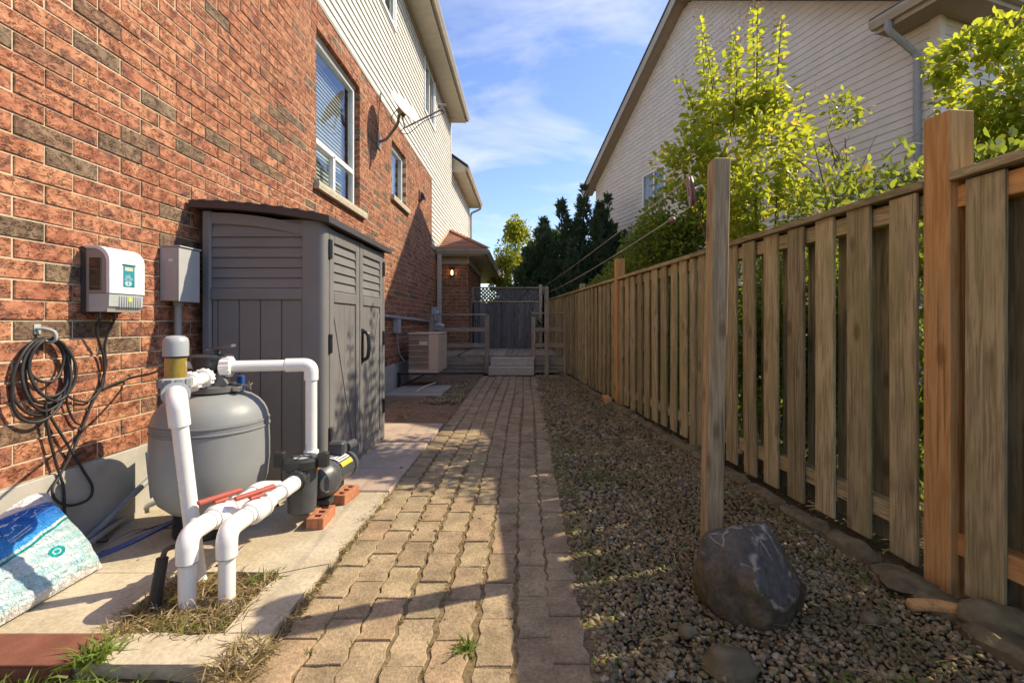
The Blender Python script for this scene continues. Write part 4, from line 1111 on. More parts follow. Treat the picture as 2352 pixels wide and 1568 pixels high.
rf.prism([(x, 0, z) for x, z in top] + [(top[-1][0] + .004, 0, top[-1][1] - .045)] + [(x, 0, z - .048) for x, z in reversed(top)], (0, SY0 - .05, 0), (0, SY1 + .05, 0))
roof_ = rf.build('roof', 'shed_roof', shed, 30)
for i in range(1, 9):
    u = i / 9 - .02; x = SX0 - .05 + (SX1 - SX0 + .1) * u; z = 1.915 - .085 * u * u - .015 * u
    MB().box(x - .025, x + .03, SY0 - .053, SY1 + .053, z - .014, z + .006, .004).build('roof_rib', 'shed_roof', roof_)

# ------------------------------------------------------------------ pool controller
ctl = thing('pool_controller', 'white and grey pool chlorinator control box with teal display on brick wall', 'control box', (-2.13, 2.40, 1.17))
CY0, CY1, CZ0, CZ1 = 2.297, 2.505, 1.17, 1.50
def sidepoly(x0, x1, z0, z1, r):
    P = [(x0, z0), (x1, z0), (x1, z1 - r)]
    for i in range(1, 7): a = i / 6 * math.pi / 2; P.append((x1 - r + r * math.cos(a), z1 - r + r * math.sin(a)))
    P.append((x0, z1)); return P
def ctlpart(nm, mt, x0, x1, z0, z1, r, y0, y1, sm=30): return MB().prism([(x, y0, z) for x, z in sidepoly(x0, x1, z0, z1, r)], (0, 0, 0), (0, y1 - y0, 0)).build(nm, mt, ctl, sm)
ctlpart('back_case', 'ctl_dark', -2.196, -2.165, CZ0 - .005, CZ1 - .004, .02, CY0 + .006, CY1 - .006)
ctlpart('body', 'ctl_side', -2.165, -2.062, CZ0 + .002, CZ1 - .012, .07, CY0 + .004, CY1 - .004)
cov = [(-2.166, 0, CZ1 - .002)] ; 
outer = sidepoly(-2.166, -2.045, CZ0 + .095, CZ1, .075)[1:]; inner = sidepoly(-2.166, -2.061, CZ0 + .095, CZ1 - .013, .07)[1:]
cover = MB()
cover.prism([(x, CY0 - .002, z) for x, z in outer] + [(x, CY0 - .002, z) for x, z in reversed(inner)], (0, 0, 0), (0, CY1 - CY0 + .004, 0)).build('cover', 'ctl_white', ctl, 35)
box('front_bezel', 'ctl_white', ctl, -2.062, -2.0445, CY0 + .02, CY1 - .02, CZ0 + .115, CZ1 - .085, .004)
box('smoked_window', 'smoked_pane', ctl, -2.150, -2.090, CY0 + .0005, CY0 + .006, CZ0 + .11, CZ1 - .06, .002)
sq = MB().add([(-2.0440, 2.372, 1.300), (-2.0440, 2.442, 1.300), (-2.0440, 2.442, 1.412), (-2.0440, 2.372, 1.412)], [(0, 1, 2, 3)])
kp = sq.build('key_panel', 'teal_panel', ctl, uv=[(0, 0), (1, 0), (1, 1), (0, 1)])
box('display', 'screen_lcd', kp, -2.0437, -2.0425, 2.381, 2.430, 1.383, 1.402)
box('panel_hood', 'ctl_grey', ctl, -2.046, -2.038, 2.366, 2.450, 1.413, 1.418, .002)
MB().prism([(-2.150, CY0 + .002, CZ0 + .004), (-2.075, CY0 + .002, CZ0 + .004), (-2.052, CY0 + .002, CZ0 + .03), (-2.050, CY0 + .002, CZ0 + .092), (-2.150, CY0 + .002, CZ0 + .092)], (0, .0, 0), (0, CY1 - CY0 - .004, 0)).build('lower_housing', 'ctl_grey', ctl, 30)
for i in range(10): box('vent_rib', 'ctl_grey', ctl, -2.056, -2.046, CY0 + .058 + i * .0142, CY0 + .066 + i * .0142, CZ0 + .024, CZ0 + .084, .002)
box('cover_shadow_gap', 'ctl_dark', ctl, -2.150, -2.0475, CY0 + .002, CY1 - .002, CZ0 + .0922, CZ0 + .0948)
box('badge', 'label_green', ctl, -2.0459, -2.0445, 2.405, 2.425, CZ0 + .055, CZ0 + .078)
for y in (2.33, 2.415): MB().lathe([(.009, -.03), (.009, 0)], (-2.12, y, CZ0), n=10).build('cable_gland', 'ctl_dark', ctl, 40)

# ------------------------------------------------------------------ electrical box with conduit
eb_ = thing('electrical_box', 'grey metal junction box on brick wall beside the shed', 'electrical box', (-2.14, 2.89, .4))
MB().box(-2.198, -2.088, 2.806, 2.98, 1.25, 1.575, .003).build('case', 'box_grey', eb_)
MB().box(-2.087, -2.080, 2.803, 2.983, 1.245, 1.57, .002).build('cover', 'box_grey', eb_)
box('top_lip', 'box_grey', eb_, -2.19, -2.072, 2.800, 2.986, 1.5755, 1.583)
box('sticker', 'label_white', eb_, -2.145, -2.118, 2.8045, 2.8055, 1.487, 1.502)
MB().tube([(-2.15, 2.89, 1.25), (-2.15, 2.89, .03)], .020, 12).lathe([(.028, 0), (.028, .03)], (-2.15, 2.89, 1.222), n=12).build('conduit', 'conduit_grey', eb_, 40)

# ------------------------------------------------------------------ sand filter
TC = Vector((-1.675, 2.5, 0))
flt = thing('sand_filter', 'round grey pool sand filter tank with black multiport valve on top', 'sand filter', (TC.x, TC.y, .02))
MB().lathe([(.04, .13), (.12, .135), (.19, .155), (.238, .205), (.262, .28), (.272, .38), (.272, .47), (.269, .556)], TC, n=56).build('tank', 'tank', flt, 40)
MB().lathe([(.269, .557), (.274, .560), (.274, .567), (.2695, .570), (.2685, .590), (.272, .593), (.271, .600), (.266, .603)], TC, n=56).build('seam_band', 'tank_band', flt, 40)
MB().lathe([(.266, .604), (.260, .635), (.245, .668), (.220, .700), (.185, .726), (.14, .744), (.08, .752)], TC, n=56).build('tank_dome', 'tank', flt, 40)
MB().lathe([(.175, .02), (.17, .15), (.15, .155)], TC, n=40).build('base_skirt', 'black_plastic', flt, 40)
MB().lathe([(.125, .752), (.142, .754), (.142, .782), (.12, .786)], TC, n=28).build('clamp_band', 'valve_grey', flt, 30)
for s_ in (-1, 1): MB().box(TC.x + s_ * .155 - .02, TC.x + s_ * .155 + .02, TC.y - .05, TC.y - .02, .755, .781, .004).build('clamp_bolt', 'steel', flt)
vb = MB().lathe([(.098, .786), (.082, .80), (.075, .83), (.082, .862), (.094, .90), (.098, .915), (.098, .928)], TC, n=28).build('valve_body', 'valve_black', flt, 30)
MB().lathe([(.103, .928), (.103, .940), (.09, .948), (.04, .952)], TC, n=28).build('valve_lid', 'valve_black', vb, 30)
for i in range(8):
    a = i * math.pi / 4 + .3; c_, s_ = math.cos(a), math.sin(a)
    MB().tube([TC + Vector((.078 * c_, .078 * s_, .85)), TC + Vector((.100 * c_, .100 * s_, .925))], .007, 6).build('lid_bolt', 'valve_black', vb, 40)
MB().lathe([(.036, .948), (.034, .972), (.03, .976)], TC, n=18).build('handle_hub', 'valve_grey', vb, 30)
MB().add(*(lambda P: (P, [(0, 1, 2, 3), (7, 6, 5, 4), (0, 4, 5, 1), (1, 5, 6, 2), (2, 6, 7, 3), (3, 7, 4, 0)]))(
    [TC + Vector(v) for v in ((-.03, -.022, .960), (-.03, .022, .960), (-.03, .022, .978), (-.03, -.022, .978), (.128, -.045, .990), (.128, -.005, .990), (.128, -.005, 1.004), (.128, -.045, 1.004))])).build('valve_handle', 'valve_grey', vb)
P_R = Vector((-1.60, 2.47, .885)); P_L = Vector((-1.645, 2.40, .835))
MB().tube([TC + Vector((.02, 0, .865)), P_R], .042, 16).build('port', 'valve_black', vb, 40)
MB().tube([TC + Vector((0, -.02, .84)), P_L], .040, 16).build('port', 'valve_black', vb, 40)
MB().tube([TC + Vector((-.02, 0, .87)), TC + Vector((-.12, -.02, .895))], .020, 12).build('port', 'pvc', vb, 40)
MB().prism([TC + Vector((.05, -.09, .787)), TC + Vector((.115, -.075, .787)), TC + Vector((.125, -.075, .80)), TC + Vector((.07, -.06, .87))], (0, 0, 0), (0, .02, 0)).build('bracket', 'valve_grey', flt)
MB().box(-1.575, -1.54, 2.545, 2.57, .745, .83, .006).build('pressure_tag', 'blue_plastic', flt)
MB().tube([(-1.55, 2.555, .775), (-1.51, 2.55, .775)], .006, 6).build('tap_stem', 'steel', flt, 40)
tp = MB()
for i in range(4):
    a = i * math.pi / 2 + .4; tp.tube([Vector((-1.508, 2.55, .775)), Vector((-1.508 + .005, 2.55 + .026 * math.cos(a), .775 + .026 * math.sin(a)))], [.008, .003], 6)
tp.build('tap_wheel', 'steel', flt, 40)

def ribbed(nm, a, b, r, mt, parent, n=14):
    """union nut with grip ribs"""
    a, b = Vector(a), Vector(b); d = (b - a).normalized(); u = d.orthogonal().normalized(); w = d.cross(u)
    m = MB().tube([a, a + d * .004, b - d * .004, b], [r * .92, r, r, r * .92], 28)
    for i in range(n):
        t = 2 * math.pi * i / n; o = (u * math.cos(t) + w * math.sin(t)) * r
        m.tube([a + o + d * .004, b + o - d * .004], .0045, 5)
    return m.build(nm, mt, parent, 40)
# return pipe from the valve across to the pump
rp_ = thing('return_pipe', 'white plastic pipe elbowing from the filter valve down to the pump', 'pipe', (-1.4, 2.55, .4))
E1 = Vector((-1.20, 2.62, .882))
ribbed('union_nut', P_R + Vector((-.008, 0, 0)), P_R + Vector((.045, .012, 0)), .052, 'pvc_fitting', rp_)
MB().tube([P_R + Vector((.04, .01, 0)), E1 + Vector((-.10, -.03, 0))], .0305, 20).build('pipe', 'pvc', rp_, 40)
MB().tube(rounded([E1 + Vector((-.125, -.036, 0)), E1, E1 + Vector((0, 0, -.085))], .045, 8), .0375, 20).build('elbow', 'pvc_fitting', rp_, 40)
MB().tube([E1 + Vector((0, 0, -.08)), Vector((E1.x, E1.y, .395))], .0305, 20).build('pipe', 'pvc', rp_, 40)
MB().tube([Vector((E1.x, E1.y, .40)), Vector((E1.x, E1.y, .375))], .040, 20).build('collar', 'pvc_fitting', rp_, 40)

# ------------------------------------------------------------------ salt cell with sight glass, and its riser pipe
cell = thing('salt_cell', 'upright salt cell with grey cap and murky amber sight glass before the filter', 'salt cell', (-1.535, 2.05, .76))
CC = Vector((-1.535, 2.05, 0))
MB().lathe([(.048, .972), (.0485, 1.03), (.045, 1.048), (.034, 1.058), (.012, 1.062)], CC, n=28).build('cap', 'cell_grey', cell, 40)
MB().lathe([(.041, .87), (.041, .968)], CC, n=28).build('sight_glass', 'sight_glass', cell, 40)
MB().lathe([(.043, .965), (.045, .973)], CC, n=28).build('seal_ring', 'black_plastic', cell, 40)
MB().lathe([(.058, .836), (.064, .840), (.064, .872), (.05, .878)], CC, n=10).build('clamp_ring', 'cell_grey', cell, 20)
for i in range(5): 
    a = -2.4 + i * .55; MB().box(-.012, .012, -.006, .006, .838, .874, .002, Matrix.Translation(CC + Vector((.062 * math.cos(a), .062 * math.sin(a), 0))) @ Matrix.Rotation(a + math.pi / 2, 4, 'Z')).build('clamp_lug', 'cell_grey_dark', cell)
MB().lathe([(.018, .755), (.04, .765), (.053, .79), (.055, .836)], CC, n=24).build('housing', 'cell_grey_dark', cell, 40)
Eo = Vector((-1.462, 1.955, .815))
MB().tube([CC + Vector((0, 0, .81)), CC.lerp(Eo, .62) + Vector((0, 0, .81 * .38))], .052, 22).build('outlet', 'cell_grey', cell, 40)
un_a = CC + Vector((-.03, .05, .835)); dirn = (P_L - un_a).normalized()
MB().tube([CC + Vector((0, 0, .835)), P_L], .030, 16).build('inlet_pipe', 'pvc', cell, 40)
ribbed('union_nut', P_L - dirn * .20, P_L - dirn * .155, .046, 'pvc_fitting', cell)
ribbed('union_nut', P_L - dirn * .045, P_L + dirn * .0, .046, 'pvc_fitting', cell)
ris = thing('riser_pipe', 'tall white riser pipe leaning in front of the filter tank', 'pipe', (-1.42, 1.98, 0))
top_ = CC.lerp(Eo, .5) + Vector((0, 0, .81 * .5)); bot_ = Vector((-1.395, 1.995, .01)); bend = Vector((-1.445, 1.935, .80))
MB().tube(rounded([top_, bend, bend.lerp(bot_, .14)], .05, 8), .0385, 22).build('elbow', 'pvc_fitting', ris, 40)
MB().tube([bend.lerp(bot_, .12), bot_], .0305, 22).build('pipe', 'pvc', ris, 40)

def riser(nm, lab, x, y, tee_y, end):
    """riser out of the ground, elbow, ball valve with red handle, coupling"""
    t = thing(nm, lab, 'pipe', (x, y, 0)); z = .292
    MB().tube([(x, y, -.02), (x, y, .20)], .0305, 20).build('pipe', 'pvc', t, 40)
    MB().tube(rounded([(x, y, .185), (x, y, z), (x, y + .13, z + .0)], .07, 9), .0385, 22).build('elbow', 'pvc_fitting', t, 40)
    v0 = y + .12
    MB().tube([(x, v0, z), (x, v0 + .03, z)], .0385, 22).build('collar', 'pvc', t, 40)
    for za in (.184,): MB().tube([(x, y, za), (x, y, za + .004)], .0392, 22).build('glue_seam', 'conduit_grey', t, 40)
    for ya in (v0 - .002, v0 + .028, v0 + .19): MB().tube([(x, ya, z), (x, ya + .003, z)], .0402, 22).build('glue_seam', 'conduit_grey', t, 40)
    vb_ = MB().tube([(x, v0 + .03, z), (x, v0 + .04, z), (x, v0 + .055, z), (x, v0 + .10, z), (x, v0 + .115, z), (x, v0 + .125, z)], [.041, .050, .053, .053, .050, .041], 24).build('ball_valve', 'pvc_fitting', t, 40)
    MB().tube([(x, v0 + .122, z), (x, v0 + .132, z)], .0545, 24).build('valve_ring', 'pvc', t, 40)
    MB().tube([(x, v0 + .132, z), (x, v0 + .19, z)], .0395, 22).build('collar', 'pvc_fitting', t, 40)
    MB().tube([(x, v0 + .18, z), (x, end, z)], .0305, 20).build('pipe', 'pvc', t, 40)
    MB().lathe([(.016, .05), (.014, .068)], (x, v0 + .078, z), n=14).build('valve_stem', 'red_handle', vb_, 40)
    M = Matrix.Translation((x, v0 + .078, z + .074)) @ Matrix.Rotation(R(-38 if nm == 'valve_riser_pipe' else -62), 4, 'Z') @ Matrix.Rotation(R(4), 4, 'X')
    MB().box(-.014, .014, -.085, .085, -.006, .012, .005, M).box(-.020, .020, -.03, .03, -.020, -.005, .006, M).build('valve_handle', 'red_handle', vb_)
    return t
ra = riser('valve_riser_pipe', 'left white ground riser with red valve handle near the salt bag', -1.315, 1.815, 2.2, 2.27)
rb = riser('valve_riser_pipe', 'right white ground riser with red valve handle feeding the black pump', -1.189, 1.860, 2.2, 2.44)
MB().tube(rounded([(-1.315, 2.25, .292), (-1.315, 2.32, .292), (-1.225, 2.32, .292)], .05, 6), .0385, 18).build('tee_link', 'pvc_fitting', ra, 40)
MB().tube([(-1.189, 2.27, .292), (-1.189, 2.37, .292)], .0395, 20).build('tee', 'pvc_fitting', rb, 40)

# ------------------------------------------------------------------ pool pump on two loose bricks
pump = thing('pool_pump', 'dark grey pool pump with clear strainer lid on bricks beside the path', 'pump', (-1.19, 2.7, .08))
SCN = Vector((-1.205, 2.52, 0))
MB().lathe([(.055, .095), (.072, .11), (.077, .20), (.079, .34)], SCN, n=30).build('strainer_body', 'pump_grey', pump, 40)
lid = MB().lathe([(.080, .335), (.094, .342), (.094, .383), (.086, .390), (.070, .392)], SCN, n=36).build('lid_ring', 'pump_dark', pump, 35)
MB().lathe([(.070, .389), (.062, .391), (.001, .394)], SCN, n=30).build('lid_glass', 'ctl_grey', lid, 40)
MB().box(SCN.x - .06, SCN.x + .06, SCN.y - .004, SCN.y + .004, .392, .400, .002).box(SCN.x - .004, SCN.x + .004, SCN.y - .06, SCN.y + .06, .392, .3995, .002).build('lid_rib', 'pump_grey', lid)
for s_ in (-1, 1):
    MB().box(SCN.x + s_ * .118 - .026, SCN.x + s_ * .118 + .026, SCN.y - .02, SCN.y + .02, .34, .42, .005).build('lid_handle', 'pump_dark', lid)
sp_ = MB().tube([SCN + Vector((.012, -.05, .292)), SCN + Vector((.016, -.125, .292))], .048, 20); sp_.build('suction_port', 'pump_dark', pump, 40)
ribbed('union_nut', SCN + Vector((.0155, -.085, .292)), SCN + Vector((.016, -.118, .292)), .056, 'pump_dark', pump, 8)
MB().tube([SCN + Vector((.016, -.115, .292)), SCN + Vector((.016, -.14, .292))], .040, 18).build('collar', 'pvc_fitting', pump, 40)
VC = Vector((-1.165, 2.66, .225)); AX = Vector((.10, .99, 0)).normalized()
MB().lathe([(.05, -.075), (.085, -.06), (.105, -.02), (.11, .02), (.10, .055), (.075, .075)], VC, AX, 32).build('volute', 'pump_grey', pump, 40)
MB().tube([VC + Vector((-.02, -.02, .05)), Vector((E1.x, E1.y, .30)), Vector((E1.x, E1.y, .376))], .042, 18).build('discharge_port', 'pump_grey', pump, 40)
bd = Vector((.80, -.60, .02)).normalized()
MB().lathe([(.046, 0), (.050, .006), (.050, .012), (.044, .015), (.040, .011), (.001, .010)], VC + Vector((.058, -.052, -.005)), bd, 26).build('badge_disc', 'pump_grey', pump, 35)
MB().lathe([(.07, .075), (.078, .085), (.078, .26), (.070, .275), (.082, .28), (.082, .31), (.06, .325)], VC, AX, 28).build('motor', 'pump_grey', pump, 35)
for i in range(14):
    a = math.pi * (i / 13) ; o = Vector((math.cos(a), 0, math.sin(a))) * .0785
    MB().bar(VC + AX * .09 + o, VC + AX * .255 + o, .004, .006).build('cooling_fin', 'pump_grey', pump)
def onmotor(nm, mt, a0, a1, s0, s1, r=.085):
    q = []; side = Vector((AX.y, -AX.x, 0))
    n = 5
    for s_ in (s0, s1):
        for i in range(n + 1):
            a = R(a0 + (a1 - a0) * i / n); q.append(VC + AX * s_ + side * r * math.cos(a) + Vector((0, 0, r * math.sin(a))))
    MB().add(q, [(i, i + 1, n + 2 + i, n + 1 + i) for i in range(n)]).build(nm, mt, pump)
onmotor('data_label', 'label_white', 52, 98, .11, .24); onmotor('warning_label', 'label_yellow', 26, 46, .11, .24)
for i in range(3): onmotor('label_line', 'pump_dark', 58 + i * 13, 62 + i * 13, .12, .23, .0858)
MB().box(-1.20, -1.10, 2.83, 2.90, .31, .39, .012).lathe([(.03, 0), (.03, .10)], (-1.13, 2.95, .33), AX, 12).build('wiring_box', 'pump_grey', pump, 35)
box('amber_label', 'amber', pump, -1.145, -1.126, 2.535, 2.570, .315, .345)
MB().box(-1.22, -1.10, 2.63, 2.70, .085, .12, .006).build('foot', 'pump_dark', pump)
MB().box(-1.19, -1.13, 2.80, 2.92, .10, .16, .006).build('foot', 'pump_dark', pump)
def core_brick(nm, lab, x, y, rz):
    b = MB(); L, W, H = .19, .09, .06; hx = (-.055, 0, .055)
    # solid rim and webs left round three cored holes
    hw, hl = .018, .016
    b.box(-W / 2, -hw, -L / 2, L / 2, 0, H, .003).box(hw, W / 2, -L / 2, L / 2, 0, H, .003)
    ys = [-L / 2] + [v for c0 in hx for v in (c0 - hl, c0 + hl)] + [L / 2]
    for a, c0 in zip(ys[0::2], ys[1::2]): b.box(-hw, hw, a, c0, .001, H - .001)
    o = b.build(nm, 'clay_brick', None); o.location = (x, y, .02); o.rotation_euler = (0, 0, rz); return tag(o, lab, 'brick', 'loose bricks under the pump')
core_brick('loose_brick', 'loose cored clay brick under the front of the pump', -1.12, 2.565, .06)
core_brick('loose_brick', 'loose cored clay brick behind, under the pump motor', -1.115, 2.90, -.12)

# ------------------------------------------------------------------ cables and hoses on the wall
hook = thing('cable_hook', 'white plastic hook on the brick holding the black cable coil', 'hook', tuple(wp(92, 768, .01)))
h0 = wp(92, 770, .012)
MB().tube(spline([h0 + Vector((0, -.012, .03)), h0 + Vector((.02, 0, .03)), h0 + Vector((.05, .015, .015)), h0 + Vector((.05, .02, -.02)), h0 + Vector((.02, .015, -.035))]), .007, 8).box(-2.199, -2.192, h0.y - .02, h0.y + .01, h0.z + .005, h0.z + .05, .002).build('hook_arm', 'ctl_grey', hook, 40)
coil = MB(); pts = []
rr = random.Random(3)
for k in range(7):
    a = (.095, .088, .105, .099, .115, .08, .125)[k]; b = (.15, .135, .165, .145, .172, .10, .185)[k]; sh = (.02, .03, .0, .035, -.02, .01, -.045)[k]
    for i in range(20):
        t = 2 * math.pi * i / 20
        pts.append(Vector((-2.178 + .028 * (k % 4) / 3 + .006 * math.sin(3 * t + k), h0.y + .006 + sh * (1 - math.cos(t)) / 2 + a * math.sin(t), h0.z - .012 - b * (1 - math.cos(t)))))
coil.tube(spline(pts[:-4], 2), .0065, 7)
cl = coil.build('coiled_cable', 'rubber', None, 60); tag(cl, 'coil of thick black cable hanging from the wall hook', 'cable')
def cable(lab, pts, r=.006, mt='rubber', nm='cable', cat='cable'):
    return tag(MB().tube(spline(pts, 7), r, 7).build(nm, mt, None, 60), lab, cat)
cable('black cable dropping from the controller into a loop on the foundation', [Vector((-2.12, 2.33, 1.15)), wp(222, 762, .05), wp(238, 820, .03), wp(237, 880, .02), wp(212, 925, .015), wp(188, 985, .015), wp(165, 1040, .02), wp(138, 1090, .02), wp(120, 1125, .03), wp(133, 1152, .035), wp(165, 1160, .035), wp(203, 1146, .03), wp(212, 1118, .03), wp(190, 1078, .025), wp(150, 1012, .025), wp(118, 960, .02), wp(104, 925, .02)])
cable('black cable from the controller looping over to the salt cell', [Vector((-2.12, 2.415, 1.15)), wp(258, 745, .05), wp(241, 790, .03), wp(243, 840, .02), wp(232, 890, .02), wp(250, 885, .02), wp(300, 868, .03), at(352, 856, 2.45), at(372, 842, 2.15), Vector((-1.575, 2.06, .93))])
cable('black cable hanging straight from the coil to the slab', [wp(104, 925, .04), wp(110, 985, .03), wp(128, 1060, .025), wp(146, 1120, .025), wp(150, 1185, .03), wp(168, 1215, .05), wp(200, 1238, .09), wp(228, 1243, .14), at(262, 1235, 2.45), at(300, 1218, 2.62)])
cable('thin black cable sagging from coil to controller cable', [wp(150, 905, .03), wp(172, 918, .02), wp(205, 920, .02), wp(232, 890, .022)], .005)
cable('short black cable loop below the coil on the brick', [wp(152, 895, .03), wp(156, 935, .02), wp(172, 968, .02), wp(186, 975, .02)], .005)
cable('grey conduit pipe slanting along the foundation', [wp(140, 1282, .06), wp(215, 1225, .05), wp(290, 1150, .04), wp(345, 1098, .03)], .017, 'conduit_grey', 'conduit', 'conduit')
cable('second grey pipe lying along the foot of the foundation', [wp(120, 1300, .12), wp(215, 1240, .13), at(300, 1180, 2.62), at(365, 1150, 2.72)], .015, 'conduit_grey', 'conduit', 'conduit')
cable('black hose lying behind the blue strip by the filter', [at(205, 1290, 2.16), at(280, 1245, 2.36), at(350, 1215, 2.5), at(420, 1195, 2.62)], .014, 'rubber', 'hose', 'hose')
cable('black hose under the filter skirt', [at(190, 1296, 2.14), at(300, 1225, 2.45), at(400, 1215, 2.5), at(520, 1200, 2.6), at(640, 1160, 2.8)], .012, 'rubber', 'hose', 'hose')
cable('black cord lying on the slab below the pipes', [at(498, 1300, 2.10), at(560, 1255, 2.30), at(620, 1205, 2.55), at(655, 1180, 2.70)], .008, 'rubber', 'hose', 'hose')
q = [at(192, 1302, 2.13), at(290, 1258, 2.30), at(395, 1205, 2.56), at(470, 1182, 2.70)]
fl = MB()
for a, b in zip(q, q[1:]): fl.bar(Vector((a.x, a.y, .026)), Vector((b.x, b.y, .026)), .045, .008, c=.003)
tag(fl.build('flat_hose', 'blue_hose', None), 'blue lay-flat strip on the slab beside the foundation', 'hose')
pl = MB().box(-.005, .005, -.03, .03, 0, .26, .003).build('plastic_board', 'pale_blue', None)
pl.location = (-2.09, 2.62, .14); pl.rotation_euler = (0, R(-5), R(20)); tag(pl, 'narrow pale blue plastic strip standing between filter tank and wall', 'strip')

# black stub pipe in the dirt cut-out
stub = thing('pipe_stub', 'black rubber pipe stub poking out of the dry grass patch', 'pipe', (-1.43, 1.80, 0))
MB().tube([(-1.435, 1.80, -.02), (-1.425, 1.81, .10), (-1.415, 1.82, .20)], .021, 12).build('pipe', 'rubber', stub, 40)
MB().tube(spline([(-1.415, 1.82, .19), (-1.41, 1.83, .225), (-1.385, 1.85, .23), (-1.365, 1.86, .20), (-1.36, 1.87, .13)]), .010, 8).build('strap', 'bark', stub, 40)

# ------------------------------------------------------------------ salt bag leaning on the wall
def bag():
    nu, nv = 34, 26; V = []; UV = []; F = []
    b0, b1 = Vector((-1.885, 0, .03)), Vector((-2.125, 0, .345)); nrm = Vector((.79, 0, .61))
    for side in (0, 1):
        for j in range(nv + 1):
            for i in range(nu + 1):
                u, v = i / nu, j / nv
                p = b0.lerp(b1, v); y = 1.50 + .585 * u + .03 * (v - .5) * (u - .5)
                seam = min(1, v / .10) * min(1, (1 - v) / .12); eu = min(1, u / .14) * min(1, (1 - u) / .14)
                pu = max(0., seam) ** .6 * max(0., eu) ** .6
                lump = .016 * mnoise.noise(Vector((u * 7, v * 6, 3.1))) + .009 * mnoise.noise(Vector((u * 17, v * 14, 9.)))
                bul = (.055 + lump) * pu if side == 0 else -.03 * pu
                wr = .004 * mnoise.noise(Vector((u * 20, v * 3, 5.))) * (1 - pu)
                q_ = p + nrm * (bul + wr + (.002 if side == 0 else -.002)); q_.y = y + .012 * math.sin(v * 5) * (1 if u > .5 else -1)
                if v > .93: q_.z += .03 * (v - .93) / .07 * math.sin(u * 9)
                V.append(tuple(q_)); UV.append((u, v))
    m = (nu + 1) * (nv + 1)
    for s_ in (0, m):
        for j in range(nv):
            for i in range(nu):
                if s_ == 0 and .885 < (j + .5) / nv < .95 and .30 < (i + .5) / nu < .44: continue
                if s_ and .885 < (j + .5) / nv < .95 and .30 < (i + .5) / nu < .44: continue
                a = s_ + j * (nu + 1) + i; f = (a, a + 1, a + nu + 2, a + nu + 1); F.append(f if s_ == 0 else f[::-1])
    b = MB(); b.add(V, F)
    return b.build('salt_bag', 'salt_bag', None, 60, uv=UV)
tag(bag(), 'blue and white plastic pool salt bag slumped against the foundation', 'bag')

# rusty channel at the near edge of the slab
ch = MB().box(-2.4, -1.447, 1.478, 1.628, .024, .034, .002).box(-2.4, -1.447, 1.478, 1.486, -.06, .0235).box(-2.4, -1.447, 1.620, 1.628, .0205, .0235)
tag(ch.build('steel_channel', 'rust', None), 'rusty brown steel channel lying along the near edge of the slab', 'steel beam')

# ------------------------------------------------------------------ boulder, clothes line
def boulder():
    import bmesh
    bm = bmesh.new(); bmesh.ops.create_icosphere(bm, subdivisions=5, radius=1.0)
    planes = [(Vector((.05, -.55, .84)), .70), (Vector((.62, -.55, .55)), .72), (Vector((-.62, -.40, .62)), .80), (Vector((.85, -.1, .45)), .78), (Vector((.55, -.80, -.05)), .80),
              (Vector((-.75, -.62, .05)), .84), (Vector((-.1, .3, .95)), .80), (Vector((.30, -.72, .62)), .66), (Vector((-.2, -.97, .1)), .88), (Vector((.2, .9, .4)), .85)]
    for v in bm.verts:
        p = v.co.copy()
        for n_, d in planes:
            n_ = n_.normalized(); k = p.dot(n_) - d
            if k > 0: p -= n_ * k * .90
        p *= 1 + .055 * mnoise.fractal(p * 2.4, .8, 2., 5) + .016 * mnoise.noise(p * 9)
        v.co = Vector((p.x * .215, p.y * .20, p.z * .235))
    me = bpy.data.meshes.new('boulder'); bm.to_mesh(me); bm.free(); me.materials.append(MAT['boulder']); me.shade_smooth(); me.set_sharp_from_angle(angle=R(35))
    o = bpy.data.objects.new('boulder', me); COL.objects.link(o); o.location = (.91, 1.88, .09); o.rotation_euler = (0, 0, .2)
    return tag(o, 'dark glossy boulder with pale veins sitting in the gravel', 'boulder')
boulder()
cp_ = thing('clothesline_post', 'tall grey square clothesline post standing in the gravel behind the boulder', 'post', (.925, 2.33, 0), 'clothesline posts')
M_ = Matrix.Translation((.935, 2.335, 0)) @ Matrix.Rotation(.02, 4, 'Y') @ Matrix.Rotation(-.03, 4, 'Z')
MB().box(-.042, .042, -.045, .045, -.2, 1.93, .005, M_).build('timber', 'grey_post', cp_)
wc = Vector((.865, 2.425, 1.80)); wax = Vector((.95, -.25, .12)).normalized()
pw_ = MB().lathe([(.070, -.010), (.076, -.012), (.080, -.006), (.072, 0), (.080, .006), (.076, .012), (.070, .010)], wc, wax, 30); pw_.build('pulley_wheel', 'pulley_rust', cp_, 40)
sp2 = MB()
u_ = wax.orthogonal().normalized(); v_ = wax.cross(u_)
for i in range(6):
    a = i * math.pi / 3; sp2.tube([wc, wc + (u_ * math.cos(a) + v_ * math.sin(a)) * .072], .007, 6)
sp2.lathe([(.02, -.014), (.02, .014)], wc, wax, 14).build('pulley_spoke', 'pulley_rust', cp_, 40)
MB().tube([wc, (.91, 2.39, 1.82)], .008, 6).build('pulley_bracket', 'steel', cp_, 40)
cp2 = thing('clothesline_post', 'far clothesline post standing in front of the deck railing', 'post', (.47, 10.05, 0), 'clothesline posts')
box('timber', 'deck_z', cp2, .427, .515, 10.0, 10.088, -.1, 1.89, .005)
wc2 = Vector((.40, 9.97, 1.80))
MB().lathe([(.070, -.010), (.078, 0), (.070, .010)], wc2, (1, .1, .1), 20).build('pulley_wheel', 'pulley_rust', cp2, 40)
def sag(a, b, d, n=14): return [Vector(a).lerp(Vector(b), i / n) - Vector((0, 0, d * 4 * (i / n) * (1 - i / n))) for i in range(n + 1)]
